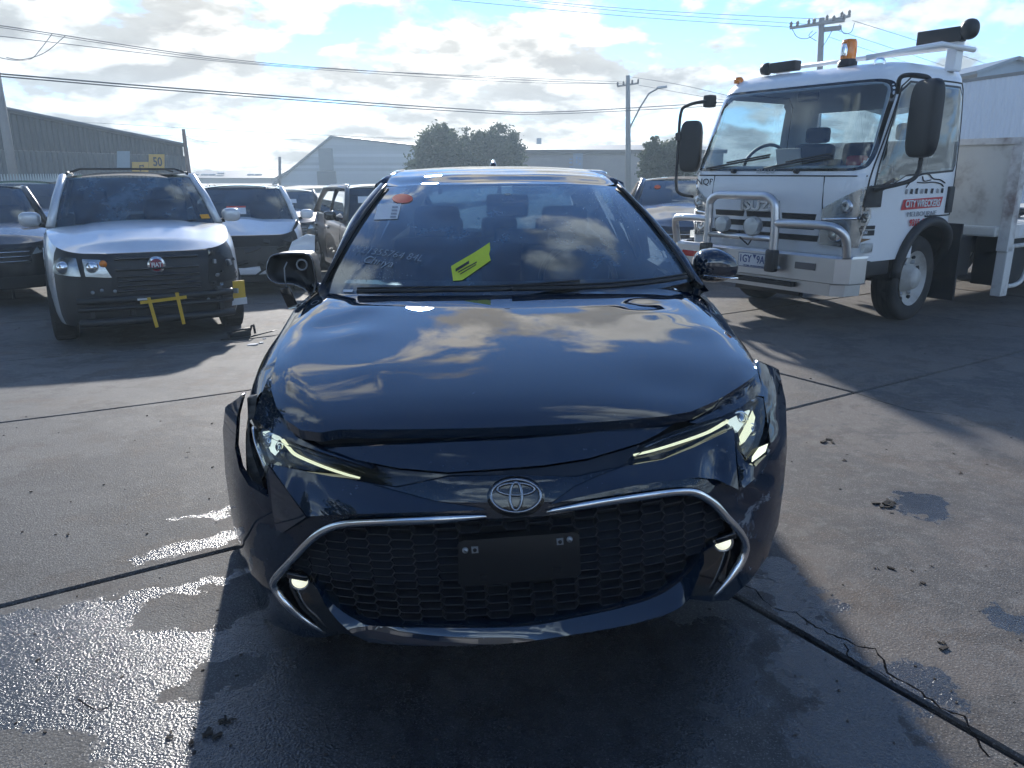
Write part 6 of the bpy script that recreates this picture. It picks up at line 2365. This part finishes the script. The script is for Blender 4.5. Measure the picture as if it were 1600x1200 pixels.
# front panel: grille slots, panel gap, lamps
MB().tube([cab_front(x, 1.335, -.002) for x in [-.93 + 1.86 * i / 24 for i in range(25)]], .006, 5).build('panel_gap', M_dark, truck)
for x in (-.62, .60):
    MB().tube([cab_front(x, 1.33, -.002), cab_front(x * 1.02, 1.1, -.002), cab_front(x * 1.04, 1.02, -.002)], .005, 5).build('panel_gap', M_dark, truck)
for z, x0, x1 in ((.985, -.56, -.22), (.985, .22, .56), (.90, -.56, .56), (.80, -.60, .60), (.985, -.18, .18)):
    cpatch('grille_slot', [(x0, z - .026), (x1, z - .026), (x1 + .01, z + .026), (x0 - .01, z + .026)], M_dark, cab_front, -.004, step=.08)
for s in (-1, 1):
    P = [(s * .62, .76), (s * .93, .74), (s * .965, 1.0), (s * .955, 1.26), (s * .86, 1.20), (s * .62, 1.06)]
    P = P if s > 0 else P[::-1]
    h = cpatch('headlight', P, M_chrome_dull, cab_front, -.008, step=.05, skirt=.02)
    cpatch('headlight_lens', P, M_lens, cab_front, -.022, step=.06, parent=h)
    MB().lathe([(0, .0), (.05, -.006), (.075, -.004), (.085, .01)], cab_front(s * .76, .86, -.012), 'Y', 18).build('lamp_reflector', M_chrome, h, True)
    MB().lathe([(0, .0), (.03, -.006), (.06, -.004), (.065, .01)], cab_front(s * .82, 1.08, -.012), 'Y', 18).build('indicator', M_chrome_dull, h, True)
    MB().tube([cab_front(s * (.64 + .30 * i / 6), .97 + .02 * i / 6, -.02) for i in range(7)], .012, 6).build('lamp_divider', M_chrome, h, True)
    o = MB().box(cab_side(.17, .74, .012, s), (.03, .14, .08), bev=.01).build('side_marker', M_lens, truck, True)
text_mesh('NQR', .085, M_ink, truck, frame_matrix(cab_front(-.74, 1.27, -.008), (1, 0, 0), (0, 0.05, 1)), sx=1.25)
text_mesh('ISUZU', .125, M_chrome_dull, truck, frame_matrix(cab_front(-.04, 1.06, -.008), (1, 0, 0), (0, 0, 1)), sx=1.25, bold=.006, extrude=.006)
text_mesh('ISUZU', .06, simple('faded_print', (.45, .46, .47), .6), truck, frame_matrix(cab_front(-.02, 1.375, -.006), (1, 0, 0), (0, 0.05, 1)), sx=1.25)
# wipers
for x0, x1 in ((-.72, .0), (-.02, .62)):
    pts = [cab_front(x0 + (x1 - x0) * t, 1.40 + .10 * t, -.035) for t in [i / 6 for i in range(7)]]
    wv = MB().tube(pts, .010, 6).build('wiper', M_plastic, truck, True)
    MB().tube([p_ + Vector((0, .012, .02)) for p_ in pts[2:]], .008, 5).build('wiper_blade', M_rubber, wv, True)
    MB().lathe([(0, -.04), (.02, -.04), (.025, 0)], cab_front(x0 + .34, 1.375, 0), 'Y', 10).build('wiper_cap', M_plastic, wv, True)

# bumper and bull bar
bp = [(-1.03, .10), (-1.0, -.08), (-.90, -.16), (.90, -.16), (1.0, -.08), (1.03, .10)]
rows = []
for z, o in ((.44, .03), (.45, 0), (.66, 0), (.68, .02), (.68, .10)):
    rows.append([(x, y + o, z) for x, y in bp])
bumper_t = MB().grid(rows).build('bumper', M_alu, truck)
rows = [[(x * .93, y + .06, z) for x, y in bp] for z in (.33, .44)]
MB().grid(rows).build('bumper_valance', M_alu, truck)
MB().box((0, -.13, .395), (1.0, .06, .04)).build('number_slot', M_dark, bumper_t)
for x in (-.72, .62):
    MB().box((x, -.165, .575), (.20, .02, .06), bev=.006).build('bumper_lamp', M_redlens if x < 0 else simple('smoked_lens', (.12, .11, .11), .3), bumper_t)
MB().lathe([(0, -.05), (.02, -.045), (.025, 0)], (.34, -.16, .53), 'Y', 10).build('tow_pin', M_steel, bumper_t, True)


def rtube(P, r, name, mat):
    return MB().tube(spline2([Vector(q) for q in P], 7), r, 12).build(name, mat, truck, True)


yb = -.24
rtube([(-.44, yb, .66), (-.44, yb, .84), (-.44, yb, 1.02), (-.43, yb, 1.10), (-.35, yb, 1.155), (-.2, yb, 1.16), (.10, yb, 1.16), (.22, yb, 1.155), (.30, yb, 1.10), (.32, yb, 1.01), (.33, yb, .84), (.33, yb, .62)], .038, 'bull_bar_hoop', M_alu)
rtube([(.33, yb, .93), (.55, yb, .935), (.78, yb + .01, .935), (.90, yb + .04, .915), (.955, yb + .09, .85), (.965, yb + .12, .76), (.965, yb + .14, .67)], .036, 'bull_bar_wing', M_alu)
rtube([(-.44, yb, .93), (-.62, yb, .935), (-.80, yb + .01, .93), (-.90, yb + .04, .91), (-.955, yb + .09, .84), (-.965, yb + .12, .76), (-.965, yb + .14, .67)], .036, 'bull_bar_wing', M_alu)
MB().tube([(-.44, yb, .79), (.33, yb, .79)], .028, 10).build('bull_bar_rail', M_alu, truck, True)
MB().box((.33, yb - .01, .60), (.10, .08, .20), bev=.02).build('bar_foot', M_plastic, truck, True)
MB().box((-.44, yb - .01, .66), (.11, .08, .10), bev=.02).build('bar_foot', M_plastic, truck, True)
for x, r_ in ((-.25, .075), (.10, .085)):
    sl = MB().lathe([(r_ * .5, .10), (r_ * .95, .06), (r_, 0), (r_ * .96, -.012)], (x, yb - .04, .895), 'Y', 24).build('spot_lamp', M_alu, truck, True)
    MB().lathe([(0, -.018), (r_ * .6, -.016), (r_ * .94, -.008)], (x, yb - .04, .895), 'Y', 24).build('spot_lens', simple('ribbed_lens', (.50, .52, .50), .2, coat=.8, var=.2, scale=30), sl, True)
    MB().tube([(x, yb, .84), (x, yb, .80)], .02, 6).build('lamp_stem', M_chassis, sl, True)
MB().tube([Vector(q) for q in ((-.1, yb + .03, .84), (-.02, yb - .03, .78), (.05, yb, .72), (.12, yb - .02, .80))], .008, 5).build('cable', M_rubber, truck, True)
# plate 1GY 9AO
pc = Vector((.085, -.172, .575))
pl_ = MB().box(pc, (.372, .008, .134), bev=.01).build('number_plate', simple('plate_white', (.62, .64, .66), .45), truck, True)
M_plateblue = simple('plate_blue', (.03, .06, .20), .5)
text_mesh('1GY', .098, M_plateblue, pl_, frame_matrix(pc + Vector((-.105, -.006, .008)), (1, 0, 0), (0, 0, 1)), sx=.78, bold=.001)
text_mesh('9AO', .098, M_plateblue, pl_, frame_matrix(pc + Vector((.100, -.006, .008)), (1, 0, 0), (0, 0, 1)), sx=.78, bold=.001)
text_mesh('VICTORIA - THE EDUCATION STATE', .018, M_plateblue, pl_, frame_matrix(pc + Vector((0, -.006, -.052)), (1, 0, 0), (0, 0, 1)), sx=.8)
MB().add([pc + Vector((a, -.0065, b)) for a, b in ((-.022, .055), (.022, .055), (.0, .015))], [(0, 2, 1)]).build('plate_mark', M_plateblue, pl_)
fr4 = [pc + Vector((a, -.006, b)) for a, b in ((-.182, -.063), (.182, -.063), (.182, .063), (-.182, .063))]
MB().tube(fr4, .0025, 4, closed=True).build('plate_border', M_plateblue, pl_)

# door lettering, on the flank at image right
def side_text(body, y, z, size, mat, sx=1.0, bold=0.0, shear=0.0):
    c = cab_side(y, z, .012)
    return text_mesh(body, size, mat, truck, frame_matrix(c, (0, 1, 0), (0, 0, 1)), sx=sx, bold=bold, shear=shear)


M_redband = simple('red_band', (.55, .03, .04), .45)
sb_ = cpatch('red_band', [(.58, 1.045), (1.24, 1.06), (1.27, 1.15), (.61, 1.135)], M_redband, lambda y, z, o: cab_side(y, z, o), .006, step=.1)
side_text('CITY WRECKERS', .925, 1.095, .086, M_paper, .90, .002)
side_text('MELBOURNE', .93, 1.005, .060, simple('grey_print', (.25, .26, .28), .6), 1.45)
side_text('9315 4000', .92, .93, .080, M_redband, 1.05, .002)
side_text('450', .13, .985, .105, M_ink, 1.15, .002)
for z, h in ((.915, .02), (.872, .028)):
    cpatch('decal_bar', [(.05, z - h), (.24, z - h), (.24, z + h * .6), (.05, z + h * .6)], M_ink, lambda y, z, o: cab_side(y, z, o), .005, step=.06)
side_text('TURBO', .145, .868, .034, M_paper, 1.1)
cpatch('decal_flash', [(.05, .80), (.10, .775), (.21, .815), (.13, .82)], simple('decal_brown', (.25, .14, .06), .6), lambda y, z, o: cab_side(y, z, o), .005, step=.06)
# outline drawing of a car above the name
for P in ([(.62, 1.24), (.70, 1.30), (.82, 1.34), (.95, 1.35), (1.05, 1.31), (1.17, 1.30), (1.27, 1.27)], [(.79, 1.28), (.91, 1.275), (1.05, 1.28), (1.19, 1.265), (1.25, 1.24)], [(.86, 1.33), (.90, 1.29), (1.01, 1.30)]):
    MB().tube([cab_side(q.x, q.y, .006) for q in spline2([Vector(q) for q in P], 6)], .005, 5).build('car_outline', M_ink, truck)
rr = random.Random(11)
for i, y in enumerate((.64, .72, .80, .89, .96, 1.06, 1.16, 1.24)):
    cpatch('part_mark', [(y - .022, 1.185), (y + .02, 1.18), (y + .024, 1.22 + rr.uniform(-.01, .015)), (y - .018, 1.225)], M_ink if i % 3 else simple('mark_grey', (.3, .3, .3), .6), lambda a, b, o: cab_side(a, b, o), .005, step=.06)

# mirrors
m_ = blob((0, 0, 0), (.06, .125, .30), pw=4.5)
mc = Vector((1.24, .32, 1.78))
Mz = Matrix.Rotation(radians(62), 3, 'Z')
mi = mesh('door_mirror', [mc + Mz @ Vector((q.x, q.y * 1.35, q.z)) for q in m_.v], m_.f, M_plastic, truck, True)
rtube([(.99, .17, 1.22), (1.06, .14, 1.24), (1.16, .20, 1.27), (1.23, .28, 1.31), (1.25, .32, 1.38), (1.25, .33, 1.52)], .018, 'mirror_arm', M_chassis)
rtube([(.95, .38, 2.00), (1.00, .30, 2.10), (1.08, .28, 2.12), (1.20, .32, 2.10), (1.24, .33, 2.06), (1.24, .33, 2.0)], .018, 'mirror_arm', M_chassis)
cpatch('mirror_bracket', [(.10, 1.08), (.26, 1.08), (.26, 1.27), (.12, 1.25)], M_plastic, lambda y, z, o: cab_side(y, z, o), .02, skirt=-.02)
mc2 = Vector((-1.06, .12, 1.62))
m2 = mesh('door_mirror', [mc2 + Matrix.Rotation(radians(-70), 3, 'Z') @ Vector((q.x, q.y * .9, q.z * .85)) for q in m_.v], m_.f, M_plastic, truck, True)
rtube([(-.92, .30, 2.04), (-.98, .22, 2.06), (-1.10, .08, 2.02), (-1.16, .05, 1.94), (-1.17, .05, 1.6), (-1.17, .05, 1.25), (-1.13, .07, 1.15), (-1.0, .14, 1.12)], .016, 'mirror_arm', M_chassis)
MB().box((-1.16, .05, 1.72), (.07, .06, .08), bev=.01).build('mirror_clamp', M_chassis, truck)
MB().box((-.97, .26, 2.06), (.10, .10, .12), bev=.02).build('mirror_bracket', M_chassis, truck)

# interior
MB().box((0, .42, 1.36), (1.76, .40, .12), bev=.05).build('dashboard', M_plastic, truck, True)
MB().tube([(-.46 + .21 * cos(a), .52 + .10 * sin(a), 1.47 + .16 * sin(a)) for a in [2 * pi * i / 24 for i in range(24)]], .017, 8, closed=True).build('steering_wheel', M_plastic, truck, True)
for x in (-.48, .10, .52):
    st = MB().box((x, 1.36, 1.38), (.44, .15, .55), rx=-.12, bev=.06).build('seat', M_seat, truck, True)
    if x != .10:
        MB().box((x, 1.42, 1.74), (.26, .10, .16), bev=.04).build('headrest', M_seat, st, True)
MB().box((0, .85, .98), (1.80, 1.4, .06)).build('cab_floor', M_dark, truck)
MB().box((.55, .55, 1.46), (.16, .12, .10), bev=.03).build('red_cloth', M_red, truck, True)
MB().box((.02, .28, 1.50), (.26, .02, .16), rx=.3).build('dash_papers', M_paper, truck)
MB().box((-.02, .55, 2.05), (.22, .05, .08), bev=.02).build('rear_view_mirror', M_plastic, truck, True)

# chassis, wheels, guards
for x in (-.38, .38):
    MB().box((x, 3.6, .58), (.09, 6.9, .18)).build('chassis_rail', M_chassis, truck)
MB().tube([(-.8, 1.12, .40), (.8, 1.12, .40)], .07, 10).build('front_axle', M_chassis, truck, True)
MB().box((0, .35, .48), (1.5, .5, .22), bev=.03).build('engine_guard', M_chassis, truck)
MB().box((-.05, .25, .30), (.75, .06, .14), rx=-.2).build('skid_plate', M_chassis, truck)
M_trim = simple('dull_white_rim', (.50, .49, .46), .5, var=.1, dirt=.5, dirt_col=(.18, .12, .09))
for s in (-1, 1):
    c = (s * .80, 1.12, .40)
    wt = empty('wheel', c, .06 if s > 0 else .03, truck)
    tp = [(.255, -.09), (.34, -.115), (.385, -.105), (.40, -.075), (.40, .075), (.385, .105), (.34, .115), (.255, .09)]
    MB().lathe(tp, (0, 0, 0), 'X', 44).build('tyre', M_rubber, wt, True)
    for gx_ in (-.045, 0, .045):
        MB().lathe([(.4005, -.006), (.4012, 0), (.4005, .006)], (gx_, 0, 0), 'X', 44).build('tread_groove', M_dark, wt, True)
    MB().lathe([(.258, s * .10), (.245, s * .085), (.20, s * .03), (.14, s * .02), (.125, s * .05), (.10, s * .11), (.085, s * .13), (0, s * .135)], (0, 0, 0), 'X', 32).build('rim', M_trim, wt, True)
    for i in range(6):
        a = 2 * pi * i / 6
        MB().lathe([(0, s * .055), (.018, s * .05), (.02, s * .02)], (0, .165 * cos(a), .165 * sin(a)), 'X', 8).build('wheel_nut', M_steel, wt, True)
    for i in range(8):
        a = 2 * pi * (i + .5) / 8
        MB().lathe([(0, s * .052), (.024, s * .050), (.026, s * .03)], (0, .212 * cos(a), .212 * sin(a)), 'X', 10).build('vent_hole', M_dark, wt, True)
    # inner guard and mud flap
    g_ = [[(s * .97, 1.12 + .49 * cos(a), .42 + .49 * sin(a)), (s * .55, 1.12 + .49 * cos(a), .42 + .49 * sin(a))] for a in [pi * i / 14 for i in range(15)]]
    MB().grid(g_).build('wheel_guard', M_chassis, truck, True)
    MB().box((s * .80, 1.70, .52), (.42, .03, .74), rx=.04).build('mud_flap', M_rubber, truck)
for yy in (5.2,):
    for x in (-.92, -.68, .68, .92):
        wheel(truck, (x, yy, .40), .40, .21, .64, 6, 1 if x > 0 else -1, M_trim)
# headboard, tray
hb_ = MB()
hb_.box((0, 2.22, 1.19), (2.26, .05, .88))
hb = hb_.build('headboard', M_tray, truck)
MB().box((0, 2.22, 1.655), (2.36, .09, .06)).build('headboard_cap', M_rust, hb)
for x in (-1.17, 1.17):
    MB().box((x, 2.24, 1.15), (.10, .12, 1.07)).build('headboard_post', M_rust, hb)
MB().box((0, 2.18, .80), (2.24, .14, .10), bev=.02).build('front_rail', M_tray, hb)
MB().box((1.17, 2.27, .42), (.10, .14, .50), bev=.01).build('post_foot', M_rust, hb)
tray = MB().box((0, 5.0, .84), (2.30, 5.5, .08)).build('tray_deck', M_tray, truck)
for x in (-1.16, 1.16):
    MB().box((x, 5.0, .80), (.08, 5.5, .14), bev=.01).build('side_rail', M_rust, tray)
# side rope rail below the tray with brackets
MB().tube([(1.20, 2.35, .66), (1.20, 7.4, .66)], .022, 8).build('rope_rail', M_rust, tray, True)
rtube([(1.20, 2.36, .26), (1.20, 2.52, .26), (1.20, 2.66, .30), (1.20, 2.74, .42), (1.20, 2.80, .60), (1.20, 2.84, .72)], .022, 'rail_bracket', M_rust)
for yy in (3.6, 4.6):
    MB().box((1.19, yy, .72), (.04, .05, .16)).build('rail_bracket', M_rust, tray)
# striped safety edge on the deck
for i in range(26):
    yy = 2.42 + i * .12
    MB().add([(1.201, yy, .752), (1.201, yy + .07, .752), (1.201, yy + .11, .862), (1.201, yy + .04, .862)], [(0, 1, 2, 3)]).build('edge_stripe', M_ink if i % 2 else M_paper, tray)
MB().box((.95, 2.95, .48), (.36, .9, .50), bev=.02).build('tool_box', M_chassis, truck)
MB().box((.70, 2.0, .55), (.40, .34, .40), bev=.02).build('battery_box', M_chassis, truck)
MB().box((.90, 4.2, .46), (.5, 1.0, .44), bev=.03).build('fuel_tank', simple('grey_tank', (.10, .11, .12), .5), truck, True)

# --- loose scrap lying on the tray
rr = random.Random(3)
for i, (y_, x_, sz, lb_) in enumerate(((2.75, .75, .34, 'crumpled grey headlamp unit lying on the tow truck tray beside the headboard'), (3.15, .55, .42, 'black engine cover lying on the tow truck tray'), (3.6, .7, .38, 'black plastic bumper piece at the right edge of the tow truck tray'))):
    w_ = Matrix.Rotation(TPHI, 3, 'Z') @ Vector((x_, y_, 0)) + TO
    e_ = empty('scrap_part', (w_.x, w_.y, .882), TPHI + .3 * i)
    tag(e_, lb_, 'car part', 'scrap on the tray')
    for j in range(6):
        MB().box((rr.uniform(-.4, .4) * sz, rr.uniform(-.5, .5) * sz, .05 + .05 * j * sz), (sz * rr.uniform(.3, .9), sz * rr.uniform(.3, .8), .07), rr.uniform(0, 3), rr.uniform(-.2, .2), rr.uniform(-.2, .2), bev=.02).build('piece', (M_alu if (i == 0 and j > 2) else M_plastic), e_, True)

# --- blue car parked beyond the tray, its bonnet up
tc_ = Car('blue_sedan', 'pale blue car with raised bonnet parked beyond the tow truck tray at the right edge', (9.0, 12.6), radians(-48), P_blue, L=4.5, W=1.78, H=1.46, hz=.80, belt=.98, beltr=1.0, yc=1.2, yw=1.95, yr=3.3, yt=4.0, hood=False, tail='sedan', zoff=0.0)
tc_.face()
bl = [[Vector((u * (.66 + .08 * t), 1.15 - .75 * t, 1.02 + .80 * t + .05 * (1 - u * u))) for u in [i / 6 - 1 for i in range(13)]] for t in [j / 6 for j in range(7)]]
thicken(MB().grid(bl).build('raised_bonnet', P_blue, tc_.root, True), .03)
MB().box((0, .55, .62), (1.2, .7, .25), bev=.04).build('engine', M_chassis, tc_.root, True)
for i in range(10):
    MB().box((rr.uniform(-.6, .6), rr.uniform(.2, .95), rr.uniform(.72, .82)), (rr.uniform(.08, .3), rr.uniform(.08, .25), rr.uniform(.05, .14)), rr.uniform(0, 3), bev=.015).build('engine_part', rr.choice([M_plastic, M_steel, M_alu, M_dark]), tc_.root, True)

# ------------------------------------------------------------------ thin haze volume added to imitate lens veil
hzb = MB().box((0, 45, 5.2), (150, 150, 13.4)).build('haze', None)
hm, k = material('lens_veil_haze')
pv = k.n('ShaderNodeVolumePrincipled', i_Color=(0.66, 0.84, 1.0), i_Density=0.0024, i_Anisotropy=0.35)
k.n('ShaderNodeOutputMaterial', i_Volume=pv)
hzb.data.materials.append(hm)
hzb['kind'] = 'stuff'
hzb['label'] = 'thin bluish haze volume added over the yard to imitate lens veil'


# ------------------------------------------------------------------ put each thing's origin at its own base
bpy.context.view_layer.update()
for o in [q for q in col.objects if q.parent is None and q.type in {'EMPTY', 'MESH'}]:
    if o.location.length > 1e-6 or o.get('kind') == 'structure' or o.get('kind') == 'stuff':
        continue
    if o.type == 'EMPTY':
        cs = [c for c in o.children]
        vs = [c.matrix_world @ Vector(b) for c in cs if c.type == 'MESH' for b in c.bound_box]
        if not vs:
            continue
        lo = Vector((min(v.x for v in vs), min(v.y for v in vs), min(v.z for v in vs)))
        hi = Vector((max(v.x for v in vs), max(v.y for v in vs), max(v.z for v in vs)))
        b = Vector(((lo.x + hi.x) / 2, (lo.y + hi.y) / 2, lo.z))
        o.location = b
        for c in cs:
            c.location = c.location - b
    else:
        vs = [Vector(b) for b in o.bound_box]
        b = Vector((sum(v.x for v in vs) / 8, sum(v.y for v in vs) / 8, min(v.z for v in vs)))
        o.data.transform(Matrix.Translation(-b))
        o.location = b
        for c in o.children:
            c.location = c.location - b
